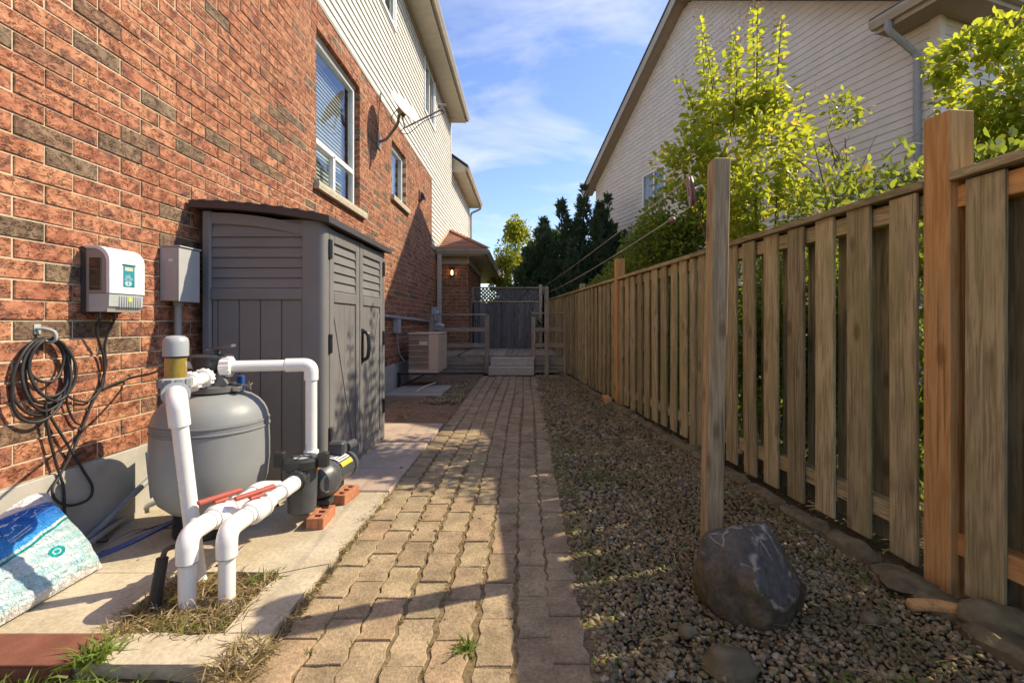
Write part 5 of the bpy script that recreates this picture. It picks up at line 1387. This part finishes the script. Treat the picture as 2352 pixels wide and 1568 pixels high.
cln = MB().tube(sag(wc + Vector((0, 0, .077)), wc2 + Vector((0, 0, .075)), .02), .0024, 6).tube(sag(wc - Vector((0, 0, .077)), wc2 - Vector((0, 0, .075)), .05), .0024, 6)
tag(cln.build('clothesline', 'line_white', None, 60), 'looped pale clothesline strung from the near post to the deck', 'clothesline')
wt = wc.lerp(wc2, .035) - Vector((0, 0, .09))
tag(MB().lathe([(.004, -.03), (.016, -.018), (.018, .012), (.006, .035)], wt, (wc2 - wc), 12).build('line_tightener', 'pulley_rust', None, 40), 'small metal tightener hanging on the lower clothesline strand', 'tightener')

# ------------------------------------------------------------------ air conditioner and services on the far wall
ac = thing('air_conditioner', 'tan louvred air conditioner condenser raised by the far brick wall', 'air conditioner', (-1.75, 8.4, .1))
AX0, AX1, AY0, AY1, AZ0, AZ1 = -2.0, -1.49, 8.0, 8.90, .31, .93
MB().box(AX0 + .02, AX1 - .02, AY0 + .02, AY1 - .02, AZ0, AZ1 - .02).build('core', 'ac_louver', ac)
for i in range(6):
    z = AZ0 + .012 + i * .1
    MB().box(AX0, AX1, AY0, AY0 + .02, z, z + .012, .003).box(AX1 - .018, AX1 + .001, AY0 + .021, AY1, z, z + .012, .003).build('louver_rail', 'ac_tan', ac)
for i in range(5):
    z = AZ0 + .024 + i * .1
    for j in range(5):
        MB().prism([(AX0 + .01, AY0 + .008, z + j * .0175 + .002), (AX0 + .01, AY0 + .018, z + j * .0175 + .002), (AX0 + .01, AY0 + .018, z + j * .0175 + .014)], (0, 0, 0), (AX1 - AX0 - .05, 0, 0)).build('louver', 'ac_louver', ac)
MB().box(AX1 - .16, AX1 + .004, AY0 - .004, AY0 + .006, AZ0, AZ1 - .02, .003).box(AX1 - .01, AX1 + .004, AY0 + .007, AY1, AZ0, AZ1 - .02, .003).build('side_panel', 'ac_tan', ac)
MB().box(AX0 - .01, AX1 + .012, AY0 - .012, AY1 + .01, AZ1 - .019, AZ1 + .008, .008).build('top_cover', 'ac_tan', ac)
MB().box(AX0, AX1, AY0 - .002, AY1, AZ0 - .06, AZ0 - .001, .006).build('base_pan', 'ac_tan', ac)
box('name_plate', 'ac_tan', ac, AX0 + .19, AX0 + .34, AY0 - .008, AY0 - .002, AZ0 + .41, AZ0 + .49)
box('name_plate_line', 'label_white', ac, AX0 + .21, AX0 + .32, AY0 - .010, AY0 - .0085, AZ0 + .44, AZ0 + .455)
st = MB().bar((-2.15, 8.0, .02), (-2.15, 8.0, .26), .04, .04, up=(0, 1, 0)).bar((-2.19, 8.0, .235), (-1.5, 8.0, .235), .03, .03).bar((-2.17, 8.0, .0), (-1.72, 8.0, .225), .02, .03).bar((-2.19, 8.8, .235), (-1.5, 8.8, .235), .03, .03).bar((-2.17, 8.8, .0), (-1.72, 8.8, .225), .02, .03)
st.build('stand', 'black_plastic', ac)
dsc = thing('disconnect_box', 'small grey disconnect box on brick above the condenser', 'electrical box', (-2.16, 7.9, .9))
MB().box(-2.198, -2.10, 7.78, 7.92, .94, 1.17, .004).build('case', 'box_grey', dsc)
MB().tube(spline([(-2.15, 7.85, .94), (-2.14, 7.86, .75), (-2.12, 7.95, .55), (-2.06, 8.1, .42)]), .012, 8).build('whip_conduit', 'conduit_grey', dsc, 60)
MB().tube([(-2.155, 4.6, 1.27), (-2.155, 10.95, 1.13)], .028, 12).build('service_pipe', 'conduit_grey', None, 40)
sp3 = bpy.data.objects['service_pipe']; tag(sp3, 'grey service pipe running level along the far brick wall', 'pipe')
gm = thing('meter_box', 'grey utility meter and riser at the far end of the brick wall', 'meter', (-2.1, 11.05, 0))
MB().box(-2.19, -2.08, 10.93, 11.12, 1.15, 1.48, .005).build('case', 'box_grey', gm)
MB().box(-2.18, -2.09, 10.96, 11.1, .3, 1.14, .005).build('riser', 'conduit_grey', gm)
MB().tube(rounded([(-2.08, 11.02, 1.05), (-1.98, 10.95, 1.05), (-1.90, 10.93, 1.03)], .05), .05, 12).build('vent_elbow', 'pvc', gm, 40)
MB().lathe([(.03, 0), (.03, .04)], (-2.08, 11.02, 1.36), (1, 0, 0), 14).build('dial', 'label_white', gm, 40)
cable('white hose lying on the dirt in front of the condenser', [at(952, 905, 7.2), at(965, 893, 7.6), at(985, 884, 7.95), at(1000, 879, 8.2)], .013, 'line_white', 'hose', 'hose')

# ------------------------------------------------------------------ gravel, stones, litter, weeds
def fx(Y): return 2.035 - .107 * Y            # fence line
PHI = (1 + 5 ** .5) / 2
ICO = unit(np.array([(-1, PHI, 0), (1, PHI, 0), (-1, -PHI, 0), (1, -PHI, 0), (0, -1, PHI), (0, 1, PHI), (0, -1, -PHI), (0, 1, -PHI), (PHI, 0, -1), (PHI, 0, 1), (-PHI, 0, -1), (-PHI, 0, 1)], float))
ICF = np.array([(0, 11, 5), (0, 5, 1), (0, 1, 7), (0, 7, 10), (0, 10, 11), (1, 5, 9), (5, 11, 4), (11, 10, 2), (10, 7, 6), (7, 1, 8), (3, 9, 4), (3, 4, 2), (3, 2, 6), (3, 6, 8), (3, 8, 9), (4, 9, 5), (2, 4, 11), (6, 2, 10), (8, 6, 7), (9, 8, 1)])
def pebbles(name, C, S, mat, lc, parent=None, flat=.62):
    n = len(C); P = np.tile(ICO, (n, 1, 1)) * (1 + .30 * (RNG.random((n, 12, 1)) - .5))
    P *= np.stack([S * RNG.uniform(.8, 1.3, n), S * RNG.uniform(.7, 1.0, n), S * flat * RNG.uniform(.7, 1.1, n)], 1)[:, None, :]
    for ax in ((0, 1), (0, 2), (1, 2)):
        a = RNG.uniform(0, 6.28, n) if ax == (0, 1) else RNG.normal(0, .45, n)
        c, s = np.cos(a)[:, None], np.sin(a)[:, None]; p, q = P[:, :, ax[0]].copy(), P[:, :, ax[1]].copy()
        P[:, :, ax[0]] = c * p - s * q; P[:, :, ax[1]] = s * p + c * q
    V = (P + C[:, None, :]).reshape(-1, 3); F = ((np.arange(n) * 12)[:, None, None] + ICF[None]).reshape(-1, 3)
    return raw(name, V, F, mat, parent, np.repeat(lc, 12), smooth=True)
C = []; S = []
def scatter(y0, y1, step, size):
    yy = y0
    while yy < y1:
        xx = .19
        while xx < fx(yy) - .12:
            x = xx + random.uniform(-.6, .6) * step; y = yy + random.uniform(-.6, .6) * step
            edge = .215 + .045 * mnoise.noise(Vector((y * 2.2, 4., 0))) + .025 * mnoise.noise(Vector((y * 9, 1., 0)))
            den = mnoise.fractal(Vector((x * 1.3, y * 1.0, 2.)), 1., 2., 3)
            if x > edge + .035 * random.random() and random.random() < .97 + .25 * den and not ((x - .905) ** 2 / .04 + (y - 1.86) ** 2 / .055 < 1 and False):
                s = size * random.choice((.6, .75, .85, 1., 1., 1.15, 1.45)); C.append((x, y, -.014 + s * .25 + .006 * den + random.uniform(0, .006))); S.append(s)
            xx += step
        yy += step
scatter(.1, 1.1, .026, .018); scatter(1.1, 2.6, .0155, .0115); scatter(2.6, 4.4, .020, .0145); scatter(4.4, 9.9, .032, .021)
C, S = np.array(C), np.array(S)
print('pebbles', len(C))
stuff(tag(pebbles('gravel', C, S, 'gravel', RNG.random(len(C))), 'mixed brown and grey pebble gravel between the path and the fence', 'gravel'))
# loose light gravel in front of the condenser
n = 900; gx = RNG.uniform(-1.45, -.9, n); gy = 6.4 + np.abs(RNG.normal(0, 1.0, n)); Cg = np.stack([gx, gy, np.full(n, .012)], 1)
stuff(tag(pebbles('loose_gravel', Cg, RNG.uniform(.008, .026, n), 'gravel', RNG.random(n)), 'loose pale gravel on the dirt in front of the condenser', 'gravel'))
def stone(lab, x, y, r, seed, flat=.6, mt='edging'):
    o_ = Vector((seed * 3.1, seed, 0)); b = MB(); n, m = 14, 9; V = []
    for j in range(m + 1):
        th = math.pi * j / m
        for i in range(n):
            ph = 2 * math.pi * i / n; d = Vector((math.sin(th) * math.cos(ph), math.sin(th) * math.sin(ph), math.cos(th)))
            k = r * (1 + .35 * mnoise.noise(d * 1.3 + o_)); V.append((x + d.x * k, y + d.y * k * .8, r * .2 + d.z * k * flat))
    F = [(j * n + i, j * n + (i + 1) % n, (j + 1) * n + (i + 1) % n, (j + 1) * n + i) for j in range(m) for i in range(n)]
    return tag(b.add(V, F).build('stone', mt, None, 50), lab, 'stone', 'larger stones in the gravel')
stone('half-buried grey stone at the bottom of the picture below the boulder', .66, 1.50, .085, 1.3)
stone('small tan stone in the gravel left of the boulder', .585, 1.68, .035, 2.2)
stone('pale stone in the gravel right of the boulder', 1.30, 1.75, .038, 3.7)
stone('flat mossy stone at the foot of the tall orange fence post', 1.60, 1.96, .11, 4.4, .35)
stone('long brown stone by the right fence near the picture edge', 1.74, 1.72, .13, 5.8, .45)
rt = MB().tube(spline([(1.50, 1.83, .012), (1.60, 1.79, .03), (1.70, 1.72, .03), (1.80, 1.63, .02), (1.92, 1.55, .01)]), [.012] + [.024] * 20 + [.016] * 4, 9)
tag(rt.build('dead_branch', 'new_y', None, 50), 'pale yellowish dead branch lying in the gravel at lower right', 'branch')

# leaf litter
n = 1900; lx = RNG.uniform(-2.0, 1.7, n); ly = RNG.uniform(1.3, 9.5, n); keep = ((lx > .2) & (lx < 2.0 - .11 * ly)) | ((lx < -.9) & (ly > 5.1)) | (RNG.random(n) < .10)
lx, ly = lx[keep], ly[keep]; C = np.stack([lx, ly, np.full(len(lx), .020)], 1); D = RNG.normal(size=(len(lx), 3)); D[:, 2] *= .12
stuff(tag(leaves('leaf_litter', C, D, RNG.uniform(.018, .045, len(lx)), 'leaf_litter', None, flat=True), 'scattered small dry fallen leaves', 'leaves'))
# dirt patch in the slab cut-out with matted dry grass
pt = sheet('soil_patch', 'soil', -1.56, -1.04, 1.62, 2.08, -.006, 30, 30, .022, 9., 3.)
def turf(name, pts, n, spread, ln, mat, lab, w=.0035, up=.9, z=0.0, cat='grass'):
    Cc = []; Dd = []
    for _ in range(n):
        p = random.choice(pts); a = random.gauss(0, spread); b = random.gauss(0, spread)
        Cc.append((p[0] + a, p[1] + b, z)); Dd.append((random.gauss(0, 1), random.gauss(0, 1), abs(random.gauss(up, .5))))
    return stuff(tag(blades(name, np.array(Cc), np.array(Dd), RNG.uniform(ln * .5, ln * 1.3, n), mat, None, w), lab, cat))
pp = [(random.uniform(-1.49, -1.08), random.uniform(1.66, 2.03)) for _ in range(60)]
edge_ = [(random.uniform(-1.48, -1.08), 1.66) for _ in range(20)] + [(-1.09, random.uniform(1.66, 2.03)) for _ in range(14)] + [(-1.49, random.uniform(1.66, 2.0)) for _ in range(10)]
turf('dry_grass', pp, 1150, .02, .07, 'grass_dry', 'matted dry grass in the cut-out round the pipe risers', .0024, .12, .010)
turf('dry_grass', edge_, 600, .016, .06, 'grass_dry', 'dry grass fringing the cut-out in the slab', .0024, .5, .012)
turf('green_grass', [(-1.10, 2.02), (-1.15, 2.0), (-1.2, 1.67), (-1.3, 1.67), (-1.12, 1.68), (-1.40, 1.84)], 170, .022, .055, 'grass_green', 'green grass shoots along the rim of the slab cut-out', .0028, .8, .008)
turf('green_grass', [(-1.39, 1.53), (-1.41, 1.56), (-1.42, 1.50)], 110, .018, .085, 'grass_green', 'green weed tuft at the corner of the rusty steel channel', .0035, .7, .02)
jt = []
for c_ in range(0, 9):
    yy = 1.2
    while yy < 4.6:
        if random.random() < .50: jt.append((-.875 + PW * c_ + random.uniform(-.006, .006), yy))
        yy += random.uniform(.05, .16)
turf('dry_grass', jt, 2400, .006, .030, 'grass_dry', 'dry grass wisps in the path joints', .0018, .35, -.010)
turf('green_grass', [p for p in jt if random.random() < .3], 420, .008, .028, 'grass_green', 'small green shoots in the path joints', .0022, .7, -.010)
turf('green_grass', [(-.20, 1.60), (-.205, 1.615), (-.21, 1.59)], 46, .012, .055, 'grass_green', 'bright green weed tuft in a paver joint at the bottom of the path', .0035, .8, -.005)
le = [(-.885 + random.gauss(0, .01), random.uniform(1.45, 3.0)) for _ in range(60)]
turf('dry_grass', le, 520, .012, .05, 'grass_dry', 'dry grass along the joint between slab and path', .0024, .35, .0)
turf('dry_grass', [(random.uniform(-.99, -.86), random.uniform(1.42, 1.62)) for _ in range(20)], 420, .02, .08, 'grass_dry', 'straw-like dead grass at the near corner of the slab', .0026, .25, .01)
turf('green_grass', [(random.uniform(-2.1, -.95), random.uniform(1.28, 1.46)) for _ in range(50)], 700, .03, .09, 'grass_green', 'grass growing in front of the slab edge', .003, .8, -.03)
ge = [(.25 + random.uniform(-.02, .10), random.uniform(1.3, 7.5)) for _ in range(120)]
turf('green_grass', ge, 1300, .02, .028, 'grass_green', 'low weeds along the gravel edge of the path', .0028, .7, -.004)
gw = [(random.uniform(.35, 1.5), random.uniform(1.25, 6.5)) for _ in range(60)]
turf('green_grass', gw, 900, .035, .035, 'grass_green', 'small weeds sprouting through the gravel', .004, .6, .0)
turf('dry_grass', [(random.uniform(.25, 1.5), random.uniform(1.3, 8.5)) for _ in range(260)], 2600, .04, .06, 'grass_dry', 'dry straw lying over the gravel', .0016, .12, .018)
turf('dry_grass', [(random.uniform(-2.0, -.9), random.uniform(5.1, 8.0)) for _ in range(60)], 700, .07, .07, 'grass_dry', 'dry grass on the bare dirt by the path', .003, .25, .005)

# ------------------------------------------------------------------ shrubs and trees
def crown(name, parent, blobs, size, mat, gap=.0, freq=2.4, w=.58):
    Cc, Dd = [], []
    for (c, r, n) in blobs:
        P, d = in_ball(n, c, r, .25)
        k = np.array([mnoise.noise(Vector(p) * freq) for p in P]) > gap + RNG.normal(0, .10, n)
        P, d = P[k], d[k]; Cc.append(P); d2 = d + RNG.normal(0, .7, d.shape); d2[:, 2] += .1; Dd.append(d2)
    Cc, Dd = np.concatenate(Cc), np.concatenate(Dd)
    return stuff(leaves(name, Cc, Dd, RNG.uniform(size * .6, size * 1.3, len(Cc)), mat, parent, w))
def stems(parent, base, tips, r=.02, mat='bark'):
    for t in tips:
        b = Vector(base) + Vector((random.uniform(-.12, .12), random.uniform(-.12, .12), 0)); t = Vector(t)
        m1 = b.lerp(t, .35) + Vector((random.uniform(-.08, .08), random.uniform(-.08, .08), .08)); m2 = b.lerp(t, .7) + Vector((random.uniform(-.06, .06), random.uniform(-.06, .06), .04))
        P = spline([b, m1, m2, t], 4); MB().tube(P, [r * (1 - .8 * i / (len(P) - 1)) for i in range(len(P))], 7).build('stem', mat, parent, 60)
def shoots(parent, lst, size, mat, heads=True):
    """upright shoots with opposite leaves and dry flower heads"""
    Cc, Dd, Ss, Hc, Hd = [], [], [], [], []
    for (b, t, n) in lst:
        b, t = Vector(b), Vector(t); P = spline([b, b.lerp(t, .5) + Vector((random.uniform(-.05, .05), 0, 0)), t], 6)
        MB().tube(P, [.008 * (1 - .7 * i / (len(P) - 1)) for i in range(len(P))], 6).build('stem', 'bark', parent, 60)
        for i in range(n):
            u = (i + .5) / n; p = b.lerp(t, u); a = i * 1.57 + random.uniform(-.3, .3)
            for s in (0, math.pi):
                d = Vector((math.cos(a + s), math.sin(a + s), random.uniform(-.25, .35))); Cc.append(p + d * .01); Dd.append(d); Ss.append(size * random.uniform(.75, 1.25) * (1.15 - .5 * u))
        if heads:
            for _ in range(26): o = Vector((random.gauss(0, .05), random.gauss(0, .05), random.gauss(0, .07))); Hc.append(t + o); Hd.append(o + Vector((0, 0, .03)))
    stuff(leaves('shoot_leaves', np.array(Cc), np.array(Dd), np.array(Ss), mat, parent, .6))
    if Hc: stuff(leaves('seed_heads', np.array(Hc), np.array(Hd), RNG.uniform(.015, .035, len(Hc)), 'seed_head', parent, .6))

b1 = thing('lilac_bush', 'large bright yellow-green bush with tall upright shoots behind the fence', 'bush', (2.3, 4.7, 0))
stems(b1, (2.35, 4.6, 0), [(1.9, 4.5, 2.4), (2.2, 4.4, 2.6), (2.5, 4.6, 2.5), (2.1, 4.9, 2.8), (2.7, 4.7, 2.4), (1.7, 4.7, 2.5), (2.45, 4.3, 2.2)], .028)
crown('crown', b1, [((2.2, 4.62, 2.60), (.70, .55, .68), 4600), ((2.38, 4.5, 2.15), (.68, .40, .45), 1700), ((2.3, 5.25, 3.15), (.55, .45, .58), 1000), ((1.72, 4.7, 2.72), (.44, .40, .36), 1300), ((2.2, 4.7, 3.05), (.58, .45, .45), 2000), ((2.15, 4.6, 3.42), (.52, .35, .36), 1100), ((2.3, 4.5, 1.75), (.5, .4, .4), 1200)], .074, 'leaf_bright', .07, 2.7)
shoots(b1, [((1.86, 4.6, 3.0), (1.74, 4.6, 4.08), 24), ((2.06, 4.6, 3.1), (2.06, 4.6, 3.92), 20), ((2.26, 4.55, 3.0), (2.30, 4.6, 4.22), 25), ((2.45, 4.6, 3.0), (2.54, 4.6, 4.12), 24), ((1.68, 4.6, 2.9), (1.54, 4.6, 3.55), 16),
            ((2.6, 4.6, 2.8), (2.78, 4.6, 3.40), 6), ((1.95, 4.7, 3.1), (1.90, 4.75, 3.75), 12), ((2.2, 4.8, 3.2), (2.17, 4.8, 4.05), 14), ((2.40, 4.7, 3.2), (2.44, 4.75, 3.85), 12), ((2.0, 5.15, 3.2), (1.97, 5.2, 4.50), 24), ((2.3, 5.2, 3.2), (2.36, 5.2, 4.40), 22), ((2.5, 5.15, 3.2), (2.58, 5.2, 4.66), 26), ((2.75, 5.2, 3.1), (2.86, 5.2, 4.45), 22), ((2.2, 5.3, 3.2), (2.16, 5.35, 4.15), 18), ((2.45, 4.95, 3.2), (2.42, 4.95, 4.35), 20), ((2.15, 5.45, 3.1), (2.2, 5.5, 4.4), 20)], .108, 'leaf_bright')
b2 = thing('dense_shrub', 'dense mid-green shrub behind the fence left of the clothesline post', 'bush', (2.2, 6.6, 0))
stems(b2, (2.2, 6.6, 0), [(2.0, 6.4, 1.8), (2.3, 6.7, 2.1), (1.9, 6.8, 1.6), (2.5, 6.5, 1.7)], .025)
crown('crown', b2, [((2.18, 6.5, 2.05), (.68, .7, 1.0), 9500), ((2.0, 7.2, 1.75), (.6, .55, .85), 4500), ((2.45, 6.3, 2.5), (.5, .45, .6), 2600), ((1.9, 6.9, 2.2), (.5, .5, .5), 1800)], .075, 'leaf_mid', -.12, 2.2)
b3 = thing('low_shrub', 'lower olive shrub spilling over the fence beyond the orange post', 'bush', (1.9, 8.6, 0))
stems(b3, (1.95, 8.6, 0), [(1.8, 8.4, 1.6), (2.0, 8.9, 1.5)], .02)
crown('crown', b3, [((1.85, 8.5, 1.60), (.55, .8, .75), 5500), ((1.66, 9.8, 1.55), (.45, .7, .55), 3200), ((1.9, 7.9, 1.9), (.45, .4, .65), 2200), ((1.45, 11.2, 1.5), (.4, .8, .5), 2200)], .07, 'leaf_mid', -.08, 2.3)
b4 = thing('straggly_shrub', 'straggly shrub with bare grey twigs behind the near fence bay', 'bush', (2.85, 3.9, 0))
stems(b4, (2.8, 3.95, 0), [(2.6, 3.9, 2.2), (3.0, 3.9, 2.3), (2.75, 4.0, 2.7), (2.45, 3.95, 2.65), (3.2, 4.0, 2.35)], .016)
tw = MB()
for _ in range(34):
    p = Vector((random.uniform(2.4, 3.1), random.uniform(3.8, 4.1), random.uniform(1.7, 2.5))); d = Vector((random.uniform(-.4, .9), random.uniform(-.2, .2), random.uniform(.05, .8))).normalized() * random.uniform(.2, .55)
    tw.tube([p, p + d * .5 + Vector((0, 0, .02)), p + d], [.005, .0035, .0015], 5)
stuff(tw.build('twigs', 'bark', b4, 60))
crown('crown', b4, [((2.62, 3.9, 1.95), (.48, .35, .44), 2600), ((3.05, 3.95, 2.05), (.48, .35, .5), 3200), ((3.35, 4.0, 2.2), (.35, .3, .36), 900), ((2.78, 4.05, 2.95), (.20, .15, .19), 220), ((2.72, 4.05, 2.62), (.12, .12, .2), 90)], .055, 'leaf_lit', .02, 3.2)
BX = .34
b5 = thing('tall_shrub', 'tall leafy yellow-green shrub at the top right by the neighbour downspout', 'bush', (4.4, 4.7, 0))
stems(b5, (4.4, 4.7, 0), [(4.1, 4.6, 3.2), (4.5, 4.6, 3.5), (4.8, 4.8, 3.3), (3.95, 4.7, 2.6)], .025)
crown('crown', b5, [((4.50 + BX, 4.6, 3.35), (.72, .5, .85), 4600), ((4.6 + BX, 4.5, 2.55), (.85, .45, .6), 3400), ((4.05 + BX, 4.65, 3.75), (.35, .3, .30), 500), ((3.98 + BX, 4.7, 2.9), (.20, .2, .7), 300)], .095, 'leaf_bright', -.06, 2.4)
b6 = thing('hedge_row', 'dark green undergrowth seen through the gaps of the fence', 'hedge', (2.3, 3.5, 0))
bl = []
yy = .7
while yy < 8.0: bl.append(((fx(yy) + .52, yy, .88 if yy > 3.3 else 1.08), (.36, .42, .92 if yy > 3.3 else 1.12), 5200 if yy < 4 else 3200)); yy += .5
crown('foliage', b6, bl, .065, 'leaf_mid', -.12, 2.6)
stems(b6, (2.4, 3.0, 0), [(2.2, 2.6, 1.5), (2.5, 3.4, 1.6)], .015)
fw = thing('purple_flower', 'single purple flower poking over the fence next to the tall post', 'flower', (2.5, 2.9, 1.8))
fc = at(2131, 386, 2.9); n = 9
leaves('petals', np.tile(np.array(fc), (n, 1)), np.stack([np.cos(np.arange(n) * .7), .3 * np.sin(np.arange(n)), np.sin(np.arange(n) * .7) * .9 + .1], 1), np.full(n, .032), 'petal', fw, .8)
MB().tube([fc, fc + Vector((.02, .02, -.25)), fc + Vector((0, .05, -.5))], .003, 5).build('stem', 'bark', fw, 60)
vn = in_ball(46, (fc.x + .02, fc.y + .05, fc.z - .06), (.12, .1, .14))
stuff(leaves('foliage', vn[0], vn[1] + RNG.normal(0, .5, vn[1].shape), RNG.uniform(.03, .06, 46), 'leaf_bright', fw, .7))

def cedar(lab, x, y, h, r, n=8000, mat='leaf_cedar'):
    t = thing('cedar_tree', lab, 'tree', (x, y, 0), 'dark cedars beyond the deck')
    MB().tube([(x, y, 0), (x, y, h * .9)], [.09, .015], 8).build('trunk', 'bark', t, 60)
    Ps, As = [], []
    for k in range(7):                                                   # several pointed leaders make the ragged top
        a0 = k * 2.4 + x; off = 0 if k == 0 else r * random.uniform(.35, .62); hk = h * (1 if k == 0 else random.uniform(.55, .93)); m = n // 6
        cx_, cy_ = x + off * math.cos(a0), y + off * math.sin(a0); rk = r * random.uniform(.42, .58)
        hh = RNG.random(m) ** .9; ang = RNG.uniform(0, 2 * math.pi, m)
        rad = rk * np.minimum(1, (1 - hh) * 1.5 + .015) * (.35 + .75 * RNG.random(m) ** .6)
        rad *= 1 + .5 * np.sin(hh * hk * 9 + np.floor(ang * 1.6) * 2.1)
        Ps.append(np.stack([cx_ + rad * np.cos(ang), cy_ + rad * np.sin(ang), .2 + hh * (hk - .2)], 1)); As.append(ang)
    P, ang = np.concatenate(Ps), np.concatenate(As)
    keep = np.array([mnoise.noise(Vector(p) * 3.0 + Vector((x * 5, 0, 0))) for p in P]) > -.16
    P, ang = P[keep], ang[keep]
    D = np.stack([np.cos(ang) * .75, np.sin(ang) * .75, np.full(len(P), 1.0)], 1) + RNG.normal(0, .35, (len(P), 3))
    stuff(leaves('crown', P, D, RNG.uniform(.12, .26, len(P)), mat, t, .24))
    return t
cedar('dark cedar at the left end of the row beyond the deck', .50, 13.9, 4.4, 1.1, 15000)
cedar('dark cedar, second from the left beyond the deck', 1.12, 14.1, 4.9, 1.1, 15000)
cedar('tallest dark cedar in front of the neighbour eave', 1.80, 14.2, 5.2, 1.15, 16000)
cedar('dark cedar at the right against the beige siding', 2.50, 14.0, 4.9, .90, 13000)
cedar('short dark cedar standing in front of the taller ones', 1.35, 13.3, 3.4, .9, 9000)
def broad(nm, lab, x, y, h, r, n, mat, size=.12, cz=.55):
    t = thing(nm, lab, 'tree', (x, y, 0)); MB().tube([(x, y, 0), (x + .05, y, h * .5), (x, y, h * .85)], [.11, .07, .02], 8).build('trunk', 'bark', t, 60)
    bl = [((x, y, h * cz), (r, r, h * .36), n)] + [((x + random.uniform(-.6, .6) * r, y + random.uniform(-.5, .5) * r, h * random.uniform(.35, .85)), (r * .5, r * .5, h * .16), n // 6) for _ in range(7)] + [((x, y, h * .88), (r * .4, r * .4, h * .14), n // 5)]
    crown('crown', t, bl, size, mat, -.05, 1.6); return t
broad('broadleaf_tree', 'sunlit pale green tree past the end of the porch roof', -.38, 18.2, 5.2, 1.0, 9000, 'leaf_lit')
broad('broadleaf_tree', 'small sunlit bush glowing low beside the porch gutter', -.25, 16.2, 2.9, .62, 3600, 'leaf_lit', .10)
broad('broadleaf_tree', 'dark tree filling the gap behind the cedars', 1.2, 17.0, 4.6, 1.1, 7000, 'leaf_dark', .14)
scrub = thing('dark_scrub', 'dark leafy scrub pressing against the back of the lattice screen', 'bush', (-.2, 13.4, 0))
crown('foliage', scrub, [((-.35, 13.45, 1.35), (.45, .35, 1.0), 2600), ((.25, 13.4, 1.3), (.4, .3, .95), 2200)], .08, 'leaf_dark', -.15, 2.2)
stems(scrub, (-.2, 13.4, 0), [(-.4, 13.4, 1.6), (.2, 13.4, 1.5)], .02)
hg = thing('far_hedge', 'low green hedge closing the view behind the lattice screen', 'hedge', (0, 24, 0))
crown('foliage', hg, [((x, 24, 1.2), (1.3, .7, 1.3), 1100) for x in (-4, -2.2, -.4, 1.4, 3.2)], .2, 'leaf_mid', -.15, 1.2)
